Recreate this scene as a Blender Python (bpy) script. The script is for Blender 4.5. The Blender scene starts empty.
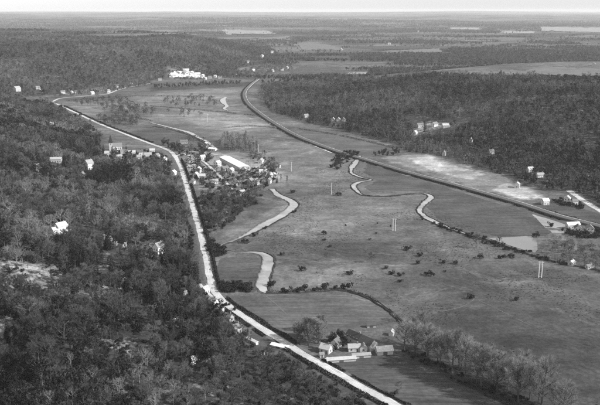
import bpy, math, random
import numpy as np
R = math.radians
scene = bpy.context.scene
COL = scene.collection

# ------------------------------------------------------------------ camera
CAM_H, FPX, HORIZ = 210.0, 824.0, 10.5
PITCH = math.atan((202.5 - HORIZ) / FPX)
cam_d = bpy.data.cameras.new('camera')
cam_d.sensor_width = 36.0
cam_d.lens = FPX / 600.0 * 36.0
cam_d.clip_start, cam_d.clip_end = 1.0, 120000.0
cam = bpy.data.objects.new('camera', cam_d)
COL.objects.link(cam)
cam.location = (0, 0, CAM_H)
cam.rotation_euler = (math.pi / 2 - PITCH, 0, 0)
scene.camera = cam

# ------------------------------------------------------------------ light
SUN_EL = R(33)
SUN_AZ = (0.95, -0.31)                      # horizontal direction towards the sun
world = bpy.data.worlds.new('World')
scene.world = world
world.use_nodes = True
wn, wl = world.node_tree.nodes, world.node_tree.links
wn.clear()
sky = wn.new('ShaderNodeTexSky')
sky.sky_type = 'NISHITA'
sky.sun_disc = False
sky.sun_elevation = SUN_EL
sky.sun_rotation = math.atan2(SUN_AZ[0], SUN_AZ[1])
sky.dust_density = 0.0
bw = wn.new('ShaderNodeSeparateColor')      # blue-sensitive black-and-white film
bg = wn.new('ShaderNodeBackground')
bg.inputs['Strength'].default_value = 0.14
wo = wn.new('ShaderNodeOutputWorld')
wl.new(sky.outputs[0], bw.inputs[0])
wl.new(bw.outputs[2], bg.inputs[0])
wl.new(bg.outputs[0], wo.inputs[0])
sun_d = bpy.data.lights.new('sun', 'SUN')
sun_d.energy = 5.0
sun_d.angle = R(0.6)
sun = bpy.data.objects.new('sun', sun_d)
COL.objects.link(sun)
hl = math.hypot(*SUN_AZ)
from mathutils import Vector
sdir = Vector((SUN_AZ[0] / hl * math.cos(SUN_EL), SUN_AZ[1] / hl * math.cos(SUN_EL), math.sin(SUN_EL)))
sun.rotation_euler = sdir.to_track_quat('Z', 'Y').to_euler()
sun.location = (300, -100, 400)
vs = scene.view_settings
vs.view_transform = 'Standard'
vs.look = 'None'
vs.gamma = 1.0
vs.use_curve_mapping = False
vs.exposure = 0.32
scene.cycles.use_denoising = False
scene.cycles.max_bounces = 6
scene.cycles.diffuse_bounces = 2
scene.cycles.glossy_bounces = 2
scene.cycles.volume_bounces = 3
scene.cycles.transparent_max_bounces = 4

rng = np.random.default_rng(7)
random.seed(7)

# ------------------------------------------------------------------ pixel -> place
cp, sp = math.cos(PITCH), math.sin(PITCH)
def ray(x, y):
    u, v = (x - 300.0) / FPX, (202.5 - y) / FPX
    return np.array([u, cp + v * sp, -sp + v * cp])
def G0(x, y, z=0.0):
    d = ray(x, y)
    t = (CAM_H - z) / -d[2]
    return (d[0] * t, d[1] * t)
def proj(X, Y, Z):
    dz = Z - CAM_H
    dep = Y * cp - dz * sp
    up = Y * sp + dz * cp
    return 300 + FPX * X / dep, 202.5 - FPX * up / dep

def smooth(t):
    t = np.clip(t, 0, 1)
    return t * t * (3 - 2 * t)
def seg_dist(px, py, poly, closed=True):
    best = np.full(px.shape, 1e12)
    n = len(poly)
    for i in range(n if closed else n - 1):
        ax, ay = poly[i]; bx, by = poly[(i + 1) % n]
        dx, dy = bx - ax, by - ay
        L2 = dx * dx + dy * dy + 1e-9
        t = np.clip(((px - ax) * dx + (py - ay) * dy) / L2, 0, 1)
        best = np.minimum(best, (px - ax - t * dx) ** 2 + (py - ay - t * dy) ** 2)
    return np.sqrt(best)
def inside(px, py, poly):
    c = np.zeros(px.shape, bool)
    n = len(poly)
    for i in range(n):
        ax, ay = poly[i]; bx, by = poly[(i + 1) % n]
        if ay == by: continue
        cond = ((ay > py) != (by > py)) & (px < (bx - ax) * (py - ay) / (by - ay) + ax)
        c ^= cond
    return c
# smooth value noise for layout decisions
def vnoise(x, y, s, seed=0):
    x = np.asarray(x) / s; y = np.asarray(y) / s
    xi, yi = np.floor(x).astype(np.int64), np.floor(y).astype(np.int64)
    fx, fy = smooth(x - xi), smooth(y - yi)
    def hsh(a, b):
        v = np.sin(a * 127.1 + b * 311.7 + seed * 74.7) * 43758.5453
        return v - np.floor(v)
    return (hsh(xi, yi) * (1 - fx) + hsh(xi + 1, yi) * fx) * (1 - fy) + (hsh(xi, yi + 1) * (1 - fx) + hsh(xi + 1, yi + 1) * fx) * fy

ROAD_PX = [(52, 102.5), (58, 104.5), (75, 112.5), (100, 124), (125, 134), (150, 143.5), (163, 148), (171, 152), (176, 158), (181, 168),
           (188, 190), (195, 214), (201, 235), (206, 257), (210, 278), (216, 294), (230, 307), (255, 324),
           (280, 340), (310, 358), (340, 375), (365, 389), (395, 405), (440, 428), (520, 470)]
LEFT_EDGE = ROAD_PX[::-1] + [(60, 97.5), (100, 90), (150, 82.5), (205, 78.5), (240, 72), (262, 64), (281, 57), (277, 50), (200, 43), (100, 40), (-500, 38), (-900, 60), (-900, 500)]
RIGHT_EDGE = [(720, 255), (600, 208), (569, 191), (537, 189), (517, 181), (475, 168), (440, 158), (400, 150), (365, 138), (337, 131),
              (300, 123), (270, 110), (258, 96), (262, 84), (300, 80), (345, 77), (430, 72), (600, 68), (1200, 68), (1200, 300)]
PL = [G0(*p) for p in LEFT_EDGE]
PR = [G0(*p) for p in RIGHT_EDGE]

def h_func(X, Y):
    X = np.asarray(X, float); Y = np.asarray(Y, float)
    h = np.zeros(X.shape)
    dl = seg_dist(X, Y, PL); il = inside(X, Y, PL)
    h += np.where(il, 84 * smooth(dl / 520), 0) * (0.85 + 0.3 * vnoise(X, Y, 420, 3))
    dr = seg_dist(X, Y, PR); ir = inside(X, Y, PR)
    h += np.where(ir, 52 * smooth(dr / 560), 0) * (0.7 + 0.6 * vnoise(X, Y, 380, 5))
    far = smooth((Y - 5200) / 5000)
    h += far * (120 * vnoise(X * 0.6, Y, 2600, 9) + 25 * vnoise(X, Y, 900, 11) - 40).clip(0)
    h += smooth((Y - 15000) / 9000) * (170 * vnoise(X * 0.7, Y, 6500, 19) - 20).clip(0) * 0.8
    return h

def axis(lo_dense, hi_dense, step, lo, hi, grow):
    a = list(np.arange(lo_dense, hi_dense + 1, step))
    s = step
    while a[-1] < hi:
        s *= grow; a.append(a[-1] + s)
    s = step
    while a[0] > lo:
        s *= grow; a.insert(0, a[0] - s)
    return np.array(a)
GX = axis(-640, 640, 5, -42000, 42000, 1.06)
GY = axis(330, 1700, 6, -3000, 62000, 1.025)
MX, MY = np.meshgrid(GX, GY)
MZ = h_func(MX, MY)
def hm(X, Y):
    X = np.atleast_1d(np.asarray(X, float)); Y = np.atleast_1d(np.asarray(Y, float))
    i = np.clip(np.searchsorted(GX, X) - 1, 0, len(GX) - 2); j = np.clip(np.searchsorted(GY, Y) - 1, 0, len(GY) - 2)
    fx = (X - GX[i]) / (GX[i + 1] - GX[i]); fy = (Y - GY[j]) / (GY[j + 1] - GY[j])
    return (MZ[j, i] * (1 - fx) + MZ[j, i + 1] * fx) * (1 - fy) + (MZ[j + 1, i] * (1 - fx) + MZ[j + 1, i + 1] * fx) * fy
def P(x, y, lift=0.0):
    """pixel -> first point of the terrain along that line of sight"""
    d = ray(x, y)
    if d[2] > -1e-4: d[2] = -1e-4
    t = np.geomspace(250, 60000, 5000)
    X, Y, Z = d[0] * t, d[1] * t, CAM_H + d[2] * t
    below = Z <= hm(X, Y)
    k = int(np.argmax(below)) if below.any() else len(t) - 1
    a, b = t[max(k - 1, 0)], t[k]
    for _ in range(14):
        m = (a + b) / 2
        if CAM_H + d[2] * m <= hm(d[0] * m, d[1] * m)[0]: b = m
        else: a = m
    return (d[0] * b, d[1] * b, float(hm(d[0] * b, d[1] * b)[0]) + lift)

# ------------------------------------------------------------------ materials (grey film tones)
def grey(v): return (v, v, v, 1)
def mat(name, base, rough=0.85, var=0.0, scale=0.5, rnd=0.0, spec=0.2, detail=4.0, var2=0.0, scale2=0.02, bump=0.0):
    """grey procedural material: two world-scale noises and an optional per-object spread"""
    m = bpy.data.materials.new(name); m.use_nodes = True
    n, l = m.node_tree.nodes, m.node_tree.links
    b = n['Principled BSDF']
    b.inputs['Roughness'].default_value = rough
    b.inputs['Specular IOR Level'].default_value = spec
    b.inputs['Base Color'].default_value = grey(base)
    geo = n.new('ShaderNodeNewGeometry')
    last = None
    def noise(sc, amount, prev):
        t = n.new('ShaderNodeTexNoise'); t.inputs['Scale'].default_value = sc; t.inputs['Detail'].default_value = detail
        t.inputs['Roughness'].default_value = 0.62
        l.new(geo.outputs['Position'], t.inputs['Vector'])
        mr = n.new('ShaderNodeMapRange')
        mr.inputs['From Min'].default_value = 0.3; mr.inputs['From Max'].default_value = 0.7
        mr.inputs['To Min'].default_value = 1 - amount; mr.inputs['To Max'].default_value = 1 + amount
        l.new(t.outputs[0], mr.inputs['Value'])
        mu = n.new('ShaderNodeMath'); mu.operation = 'MULTIPLY'
        l.new(mr.outputs[0], mu.inputs[0])
        if prev is None: mu.inputs[1].default_value = base
        else: l.new(prev, mu.inputs[1])
        return mu.outputs[0], t.outputs[0]
    nz = None
    if var: last, nz = noise(scale, var, last)
    if var2: last, nz2 = noise(scale2, var2, last)
    if rnd:
        oi = n.new('ShaderNodeObjectInfo')
        mr = n.new('ShaderNodeMapRange'); mr.inputs['To Min'].default_value = 1 - rnd; mr.inputs['To Max'].default_value = 1 + rnd
        l.new(oi.outputs['Random'], mr.inputs['Value'])
        mu = n.new('ShaderNodeMath'); mu.operation = 'MULTIPLY'
        l.new(mr.outputs[0], mu.inputs[0])
        if last is None: mu.inputs[1].default_value = base
        else: l.new(last, mu.inputs[1])
        last = mu.outputs[0]
    if last is not None: l.new(last, b.inputs['Base Color'])
    if bump and nz is not None:
        bp = n.new('ShaderNodeBump'); bp.inputs['Strength'].default_value = 0.6; bp.inputs['Distance'].default_value = bump
        l.new(nz, bp.inputs['Height']); l.new(bp.outputs[0], b.inputs['Normal'])
    return m

M = {}
M['bark'] = mat('bark', 0.075, rnd=0.4)
M['twig'] = mat('twig', 0.088, rnd=0.55)
M['hightwig'] = mat('high_twig', 0.25, rnd=0.25)
M['palebark'] = mat('pale_bark', 0.26, rnd=0.3)
M['leaf'] = mat('leaf', 0.055, rnd=0.45, var=0.3, scale=0.6)
M['darkleaf'] = mat('dark_leaf', 0.021, rnd=0.3, var=0.3, scale=0.6)
M['needle'] = mat('needle', 0.014, rnd=0.35, var=0.25, scale=0.8)
M['blossom'] = mat('blossom', 0.62, rnd=0.2, var=0.2, scale=0.8)
M['paletwig'] = mat('pale_twig', 0.18, rnd=0.3)
M['hedge'] = mat('hedge_leaf', 0.02, var=0.4, scale=0.4)
M['hedge_mix'] = mat('hedgerow_twigs', 0.05, var=0.5, scale=0.12)
M['tuftgrass'] = mat('tuft_grass', 0.05, rnd=0.5)
M['sedge'] = mat('sedge', 0.035, var=0.4, scale=0.4)
M['road'] = mat('road_surface', 0.54, var=0.2, scale=0.35, var2=0.22, scale2=0.03)
M['track'] = mat('wheel_track', 0.48, var=0.35, scale=0.15)
M['lane'] = mat('lane_gravel', 0.5, var=0.2, scale=0.3, var2=0.15, scale2=0.03)
M['verge'] = mat('verge_grass', 0.12, var=0.4, scale=0.3)
M['ballast'] = mat('ballast', 0.085, var=0.25, scale=0.6)
M['rail'] = mat('rail_steel', 0.45, rough=0.35, spec=0.5)
M['sand'] = mat('sand', 0.6, var=0.3, scale=0.06, bump=2.0)
M['render'] = mat('white_render', 0.56, rnd=0.22, var=0.08, scale=0.8)
M['whitewash'] = mat('whitewash', 0.78, var=0.06, scale=0.8)
M['stone'] = mat('stone_wall', 0.42, rnd=0.2, var=0.2, scale=1.5)
M['tile'] = mat('roof_tile', 0.17, rnd=0.35, var=0.2, scale=1.2)
M['oldtile'] = mat('old_tile', 0.085, var=0.25, scale=1.2)
M['paleroof'] = mat('pale_roof', 0.36, rnd=0.35, var=0.15, scale=0.7)
M['zinc'] = mat('white_sheet_roof', 0.78, rough=0.55, var=0.08, scale=0.3)
M['slate'] = mat('slate', 0.07, rough=0.6, rnd=0.3, var=0.2, scale=1.0)
M['spire'] = mat('spire_slate', 0.03, rough=0.6, var=0.2, scale=1.0)
M['glass'] = mat('window_glass', 0.03, rough=0.1, spec=0.5)
M['frame'] = mat('window_frame', 0.55)
M['wood'] = mat('door_wood', 0.12, rnd=0.3)
M['brick'] = mat('chimney_brick', 0.22, rnd=0.2, var=0.2, scale=3)
M['concrete'] = mat('pole_concrete', 0.72, var=0.1, scale=1)
M['post'] = mat('post_wood', 0.4, var=0.2, scale=2)
M['garden'] = mat('garden_soil', 0.3, var=0.5, scale=0.25, var2=0.3, scale2=0.06)

def ground_mat():
    m = bpy.data.materials.new('ground_cover'); m.use_nodes = True
    n, l = m.node_tree.nodes, m.node_tree.links
    b = n['Principled BSDF']; b.inputs['Roughness'].default_value = 0.95; b.inputs['Specular IOR Level'].default_value = 0.1
    geo = n.new('ShaderNodeNewGeometry')
    def noise(sc, det=5, rough=0.6, vec=None, dist=0.0):
        t = n.new('ShaderNodeTexNoise'); t.inputs['Scale'].default_value = sc; t.inputs['Detail'].default_value = det
        t.inputs['Roughness'].default_value = rough; t.inputs['Distortion'].default_value = dist
        l.new(vec or geo.outputs['Position'], t.inputs['Vector']); return t.outputs[0]
    def ramp(v, a, b_, lo, hi):
        r = n.new('ShaderNodeMapRange'); r.inputs['From Min'].default_value = a; r.inputs['From Max'].default_value = b_
        r.inputs['To Min'].default_value = lo; r.inputs['To Max'].default_value = hi
        l.new(v, r.inputs['Value']); return r.outputs[0]
    def mul(a, b_):
        x = n.new('ShaderNodeMath'); x.operation = 'MULTIPLY'; l.new(a, x.inputs[0])
        if isinstance(b_, float): x.inputs[1].default_value = b_
        else: l.new(b_, x.inputs[1])
        return x.outputs[0]
    def add(a, b_):
        x = n.new('ShaderNodeMath'); x.operation = 'ADD'; l.new(a, x.inputs[0]); l.new(b_, x.inputs[1]); return x.outputs[0]
    mp = n.new('ShaderNodeMapping'); mp.inputs['Rotation'].default_value = (0, 0, R(35)); mp.inputs['Scale'].default_value = (0.25, 1.6, 1)
    l.new(geo.outputs['Position'], mp.inputs['Vector'])
    big = ramp(noise(0.006, 4), 0.3, 0.7, 0.55, 1.4)
    mid = ramp(noise(0.035, 7, 0.72), 0.3, 0.7, 0.62, 1.4)
    fine = mul(ramp(noise(0.30, 5, 0.8), 0.3, 0.7, 0.55, 1.45), ramp(noise(0.11, 4, 0.75), 0.3, 0.7, 0.8, 1.2))
    streak = ramp(noise(0.03, 4, 0.6, mp.outputs[0], 0.6), 0.35, 0.7, 0.85, 1.18)
    meadow = mul(mul(mul(mul(big, mid), fine), streak), 0.108)
    # drainage and mowing marks in patches
    wv = n.new('ShaderNodeTexWave'); wv.inputs['Scale'].default_value = 0.055; wv.inputs['Distortion'].default_value = 14.0; wv.inputs['Detail'].default_value = 3.0; wv.inputs['Detail Scale'].default_value = 0.4
    mp3 = n.new('ShaderNodeMapping'); mp3.inputs['Rotation'].default_value = (0, 0, R(-38)); l.new(geo.outputs['Position'], mp3.inputs['Vector'])
    l.new(mp3.outputs[0], wv.inputs['Vector'])
    wmx = ramp(noise(0.007, 3), 0.5, 0.65, 0.0, 0.14)
    wv2 = add(mul(wmx, ramp(wv.outputs['Fac'], 0.0, 1.0, -1.0, 0.6)), ramp(wmx, 0.0, 1.0, 1.0, 1.0))
    meadow = mul(meadow, wv2)
    # paler tufts of dead grass
    pale = ramp(noise(0.02, 6, 0.72, None, 1.0), 0.55, 0.68, 0.0, 0.08)
    meadow = add(meadow, mul(pale, fine))
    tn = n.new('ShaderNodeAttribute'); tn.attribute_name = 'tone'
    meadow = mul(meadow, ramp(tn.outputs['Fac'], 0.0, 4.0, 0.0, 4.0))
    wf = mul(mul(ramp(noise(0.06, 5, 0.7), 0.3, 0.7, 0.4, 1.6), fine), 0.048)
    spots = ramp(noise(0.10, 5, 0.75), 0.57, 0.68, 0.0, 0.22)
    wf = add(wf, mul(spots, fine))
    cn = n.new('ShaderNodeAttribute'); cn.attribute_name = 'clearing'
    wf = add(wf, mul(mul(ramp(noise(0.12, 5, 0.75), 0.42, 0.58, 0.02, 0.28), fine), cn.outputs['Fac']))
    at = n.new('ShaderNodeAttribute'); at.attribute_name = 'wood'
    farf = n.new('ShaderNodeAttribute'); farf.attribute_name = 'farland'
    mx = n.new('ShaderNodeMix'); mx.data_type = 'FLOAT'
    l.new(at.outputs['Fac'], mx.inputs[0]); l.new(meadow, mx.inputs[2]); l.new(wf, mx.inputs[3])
    # far country: patchwork of fields and woods too far off to tell apart
    mp2 = n.new('ShaderNodeMapping'); mp2.inputs['Scale'].default_value = (0.0016, 0.0011, 1)
    l.new(geo.outputs['Position'], mp2.inputs['Vector'])
    vo = n.new('ShaderNodeTexVoronoi'); vo.inputs['Scale'].default_value = 1.0
    l.new(mp2.outputs[0], vo.inputs['Vector'])
    sepc = n.new('ShaderNodeSeparateColor'); l.new(vo.outputs['Color'], sepc.inputs[0])
    fields = ramp(sepc.outputs[0], 0.0, 1.0, 0.05, 0.17)
    fw = ramp(noise(0.0012, 5, 0.65), 0.47, 0.53, 1.0, 0.4)
    fields = mul(mul(fields, fw), ramp(noise(0.004, 5, 0.7), 0.3, 0.7, 0.7, 1.3))
    mx2 = n.new('ShaderNodeMix'); mx2.data_type = 'FLOAT'
    l.new(farf.outputs['Fac'], mx2.inputs[0]); l.new(mx.outputs[0], mx2.inputs[2]); l.new(fields, mx2.inputs[3])
    l.new(mx2.outputs[0], b.inputs['Base Color'])
    bp = n.new('ShaderNodeBump'); bp.inputs['Strength'].default_value = 0.5; bp.inputs['Distance'].default_value = 0.5
    l.new(noise(0.5, 4), bp.inputs['Height']); l.new(bp.outputs[0], b.inputs['Normal'])
    return m
M['ground'] = ground_mat()

def field_mat(name, base, ang=0.0, stripe=0.10, var=0.2):
    """worked field: faint parallel furrows plus blotches"""
    m = bpy.data.materials.new(name); m.use_nodes = True
    n, l = m.node_tree.nodes, m.node_tree.links
    b = n['Principled BSDF']; b.inputs['Roughness'].default_value = 0.95; b.inputs['Specular IOR Level'].default_value = 0.1
    geo = n.new('ShaderNodeNewGeometry')
    mp = n.new('ShaderNodeMapping'); mp.inputs['Rotation'].default_value = (0, 0, ang); mp.inputs['Scale'].default_value = (0.02, 0.35, 1)
    l.new(geo.outputs['Position'], mp.inputs['Vector'])
    def nz(vec, sc, lo, hi, det=5):
        t = n.new('ShaderNodeTexNoise'); t.inputs['Scale'].default_value = sc; t.inputs['Detail'].default_value = det; t.inputs['Roughness'].default_value = 0.65
        l.new(vec, t.inputs['Vector'])
        r = n.new('ShaderNodeMapRange'); r.inputs['From Min'].default_value = 0.3; r.inputs['From Max'].default_value = 0.7
        r.inputs['To Min'].default_value = lo; r.inputs['To Max'].default_value = hi
        l.new(t.outputs[0], r.inputs['Value']); return r.outputs[0]
    a = nz(mp.outputs[0], 1.0, 1 - stripe, 1 + stripe, 3)
    c = nz(geo.outputs['Position'], 0.02, 1 - var, 1 + var, 6)
    d = nz(geo.outputs['Position'], 0.3, 1 - var * 0.6, 1 + var * 0.6, 3)
    x = None
    for k in (a, c, d):
        mu = n.new('ShaderNodeMath'); mu.operation = 'MULTIPLY'; l.new(k, mu.inputs[0])
        if x is None: mu.inputs[1].default_value = base
        else: l.new(x, mu.inputs[1])
        x = mu.outputs[0]
    l.new(x, b.inputs['Base Color'])
    return m

def water_mat():
    m = bpy.data.materials.new('river_water'); m.use_nodes = True
    n, l = m.node_tree.nodes, m.node_tree.links
    b = n['Principled BSDF']
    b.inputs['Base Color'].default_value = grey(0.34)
    b.inputs['Roughness'].default_value = 0.25
    b.inputs['IOR'].default_value = 1.33
    b.inputs['Specular IOR Level'].default_value = 0.6
    t = n.new('ShaderNodeTexNoise'); t.inputs['Scale'].default_value = 0.6; t.inputs['Detail'].default_value = 3
    geo = n.new('ShaderNodeNewGeometry'); l.new(geo.outputs['Position'], t.inputs['Vector'])
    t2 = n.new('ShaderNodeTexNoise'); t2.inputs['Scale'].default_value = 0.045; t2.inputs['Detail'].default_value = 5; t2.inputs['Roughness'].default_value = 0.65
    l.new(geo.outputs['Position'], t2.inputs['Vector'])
    for sock, lo, hi in (('Base Color', 0.18, 0.46), ('Roughness', 0.08, 0.45)):     # silty water, with uneven sky reflection painted into its tone
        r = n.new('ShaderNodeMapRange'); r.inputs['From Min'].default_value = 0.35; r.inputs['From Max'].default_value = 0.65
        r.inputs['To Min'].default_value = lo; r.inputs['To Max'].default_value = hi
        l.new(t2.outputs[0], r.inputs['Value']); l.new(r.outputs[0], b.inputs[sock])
    bp = n.new('ShaderNodeBump'); bp.inputs['Strength'].default_value = 0.15; bp.inputs['Distance'].default_value = 0.2
    l.new(t.outputs[0], bp.inputs['Height']); l.new(bp.outputs[0], b.inputs['Normal'])
    return m
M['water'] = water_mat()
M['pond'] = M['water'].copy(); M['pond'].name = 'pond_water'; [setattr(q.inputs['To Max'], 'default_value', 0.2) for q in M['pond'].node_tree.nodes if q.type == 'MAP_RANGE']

# ------------------------------------------------------------------ object helpers
def tag(o, label=None, cat=None, group=None, kind=None):
    if label: o['label'] = label
    if cat: o['category'] = cat
    if group: o['group'] = group
    if kind: o['kind'] = kind
    return o
def mesh(name, V, F, mats, midx=None, flat=True):
    me = bpy.data.meshes.new(name)
    me.from_pydata([tuple(map(float, v)) for v in V], [], [tuple(int(i) for i in f) for f in F])
    for m in (mats if isinstance(mats, (list, tuple)) else [mats]): me.materials.append(m)
    if midx is not None: me.polygons.foreach_set('material_index', np.asarray(midx, np.int32))
    if not flat: me.polygons.foreach_set('use_smooth', np.ones(len(me.polygons), bool))
    me.update()
    return me
def obj(name, me, parent=None, loc=(0, 0, 0), rz=0.0, scale=None):
    o = bpy.data.objects.new(name, me); COL.objects.link(o)
    o.location = loc; o.rotation_euler = (0, 0, rz)
    if scale is not None: o.scale = scale
    if parent is not None: o.parent = parent
    return o
def empty(name, loc, rz=0.0, scale=None):
    return obj(name, None, None, loc, rz, scale)
class MB:
    def __init__(s): s.V, s.F, s.I = [], [], []
    def quad(s, a, b, c, d, i=0):
        k = len(s.V); s.V += [a, b, c, d]; s.F.append((k, k + 1, k + 2, k + 3)); s.I.append(i)
    def box(s, x0, x1, y0, y1, z0, z1, i=0):
        k = len(s.V)
        s.V += [(x0, y0, z0), (x1, y0, z0), (x1, y1, z0), (x0, y1, z0), (x0, y0, z1), (x1, y0, z1), (x1, y1, z1), (x0, y1, z1)]
        for f in ((0, 3, 2, 1), (4, 5, 6, 7), (0, 1, 5, 4), (1, 2, 6, 5), (2, 3, 7, 6), (3, 0, 4, 7)):
            s.F.append(tuple(k + j for j in f)); s.I.append(i)
    def tube(s, pts, rad, n=5, i=0, cap=True):
        pts = [np.asarray(p, float) for p in pts]
        rings = []
        for j, p in enumerate(pts):
            d = pts[min(j + 1, len(pts) - 1)] - pts[max(j - 1, 0)]
            d /= np.linalg.norm(d) + 1e-9
            u = np.cross(d, (0.31, 0.87, 0.12)); u /= np.linalg.norm(u) + 1e-9
            v = np.cross(d, u)
            k = len(s.V)
            for a in range(n):
                th = 2 * math.pi * a / n
                s.V.append(tuple(p + rad[j] * (u * math.cos(th) + v * math.sin(th))))
            rings.append(k)
        for j in range(len(rings) - 1):
            for a in range(n):
                b = (a + 1) % n
                s.F.append((rings[j] + a, rings[j] + b, rings[j + 1] + b, rings[j + 1] + a)); s.I.append(i)
        if cap:
            s.F.append(tuple(rings[-1] + a for a in range(n))); s.I.append(i)
    def build(s, name, mats): return mesh(name, s.V, s.F, mats, s.I)
    def join(s, o, off=0):
        k = len(s.V); s.V += o.V; s.F += [tuple(k + j for j in f) for f in o.F]; s.I += [i + off for i in o.I]

def spline(pts, step=6.0):
    """Catmull-Rom through 2-D points, evenly resampled"""
    p = [np.array(q[:2], float) for q in pts]
    p = [2 * p[0] - p[1]] + p + [2 * p[-1] - p[-2]]
    out = []
    for i in range(1, len(p) - 2):
        L = np.linalg.norm(p[i + 1] - p[i]); k = max(2, int(L / step))
        for j in range(k):
            t = j / k
            out.append(0.5 * (2 * p[i] + (p[i + 1] - p[i - 1]) * t + (2 * p[i - 1] - 5 * p[i] + 4 * p[i + 1] - p[i + 2]) * t * t + (3 * p[i] - p[i - 1] - 3 * p[i + 1] + p[i + 2]) * t ** 3))
    out.append(p[-2])
    return np.array(out)
def normals2(c):
    d = np.gradient(c, axis=0); d /= np.linalg.norm(d, axis=1)[:, None] + 1e-9
    return np.stack([-d[:, 1], d[:, 0]], 1)          # to the left of travel
def ribbon(c, profile, wob=0.0, seed=0):
    """sweep a cross-section [(offset, z)] along centre line c; z relative to terrain"""
    nn = normals2(c); V, F = [], []
    r = np.random.default_rng(seed)
    k = len(profile)
    jit = np.cumsum(r.normal(0, wob, (len(c), k)), 0) * 0.0 + r.normal(0, wob, (len(c), k)) if wob else np.zeros((len(c), k))
    for i in range(len(c)):
        for j, (o, z) in enumerate(profile):
            q = c[i] + nn[i] * (o + jit[i, j])
            V.append((q[0], q[1], z))
    V = np.array(V); V[:, 2] += hm(V[:, 0], V[:, 1])
    for i in range(len(c) - 1):
        for j in range(k - 1):
            a = i * k + j
            F.append((a, a + k, a + k + 1, a + 1))
    return V, F
def px_line(pts, step=6.0): return spline([P(*p) for p in pts], step)

def sheet(name, pts, m, lift, rough_edge=1.5, seed=0):
    """flat ground sheet on the valley floor from a pixel outline, with a slightly uneven border"""
    r = np.random.default_rng(seed)
    w = [P(*p) for p in pts]
    V = []
    for i in range(len(w)):
        a, b = np.array(w[i][:2]), np.array(w[(i + 1) % len(w)][:2])
        L = np.linalg.norm(b - a); k = max(1, int(L / 8))
        for j in range(k):
            q = a + (b - a) * j / k
            if j: q = q + r.normal(0, rough_edge, 2)
            V.append((q[0], q[1], lift))
    import bmesh
    bm = bmesh.new()
    bm.faces.new([bm.verts.new(v) for v in V])
    bmesh.ops.triangulate(bm, faces=bm.faces[:])
    bmesh.ops.recalc_face_normals(bm, faces=bm.faces[:])
    if sum(f.normal.z for f in bm.faces) < 0: bmesh.ops.reverse_faces(bm, faces=bm.faces[:])
    me = bpy.data.meshes.new(name); bm.to_mesh(me); bm.free(); me.materials.append(m)
    return tag(obj(name, me), kind='structure')
def drape(name, quad, m, lift, nu=24, nv=4, seed=0, wob=0.05):
    """ground sheet laid over sloping country; quad = 4 pixel corners (near-left, near-right, far-right, far-left)"""
    r = np.random.default_rng(seed)
    w = [np.array(P(*p)[:2]) for p in quad]
    V, F = [], []
    for j in range(nv + 1):
        for i in range(nu + 1):
            u, v = i / nu, j / nv
            if 0 < u < 1 or 0 < v < 1:
                if i in (0, nu): u += r.normal(0, 0.02)
                if j in (0, nv): v += r.normal(0, wob)
            q = (w[0] * (1 - u) + w[1] * u) * (1 - v) + (w[3] * (1 - u) + w[2] * u) * v
            V.append((q[0], q[1], float(hm(q[0], q[1])[0]) + lift))
    for j in range(nv):
        for i in range(nu):
            a = j * (nu + 1) + i
            F.append((a, a + 1, a + nu + 2, a + nu + 1))
    return tag(obj(name, mesh(name, V, F, m)), kind='structure')

# ------------------------------------------------------------------ wood outlines (pixels -> ground)
WOOD_L = [(-130, 470), (-130, 99), (0, 98), (48, 105), (70, 118), (92, 130), (103, 141), (98, 157), (128, 161), (158, 165), (173, 176), (181, 200),
          (189, 226), (196, 250), (202, 278), (203, 298), (222, 318), (240, 338), (270, 356), (300, 374), (338, 396), (380, 420), (400, 470)]
WOOD_LF = [(-260, 96), (-260, 30), (0, 33), (100, 38), (200, 39), (262, 42), (281, 56), (262, 64), (240, 68), (228, 75), (205, 77), (206, 64), (168, 64), (166, 79), (150, 81), (100, 87), (60, 94), (30, 97)]
WOOD_R = [(259, 97), (270, 111), (288, 117), (300, 122), (337, 129), (365, 136), (397, 145), (404, 151), (440, 156), (452, 159), (475, 166), (517, 179),
          (537, 187), (552, 192), (569, 189), (585, 197), (603, 208), (760, 260), (900, 78), (600, 79), (520, 78), (430, 75), (400, 77), (345, 80), (300, 83), (262, 85)]
def wp(pts): return [P(*p)[:2] for p in pts]
W_L, W_LF, W_R = wp(WOOD_L), wp(WOOD_LF), wp(WOOD_R)

# ------------------------------------------------------------------ ground
nx, ny = len(GX), len(GY)
gv = np.stack([MX.ravel(), MY.ravel(), MZ.ravel()], 1)
idx = (np.arange(ny - 1)[:, None] * nx + np.arange(nx - 1)[None, :]).ravel()
gf = np.stack([idx, idx + 1, idx + nx + 1, idx + nx], 1)
gm = bpy.data.meshes.new('ground')
gm.from_pydata(gv.tolist(), [], gf.tolist())
gm.materials.append(M['ground'])
gm.polygons.foreach_set('use_smooth', np.ones(len(gm.polygons), bool))
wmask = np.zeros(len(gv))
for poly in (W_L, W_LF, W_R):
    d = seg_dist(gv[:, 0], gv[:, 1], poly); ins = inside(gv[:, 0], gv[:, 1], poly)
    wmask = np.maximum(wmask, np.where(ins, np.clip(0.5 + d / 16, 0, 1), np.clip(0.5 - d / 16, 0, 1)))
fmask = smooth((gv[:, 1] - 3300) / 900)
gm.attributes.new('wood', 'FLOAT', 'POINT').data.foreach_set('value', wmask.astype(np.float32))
gm.attributes.new('farland', 'FLOAT', 'POINT').data.foreach_set('value', fmask.astype(np.float32))
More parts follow.
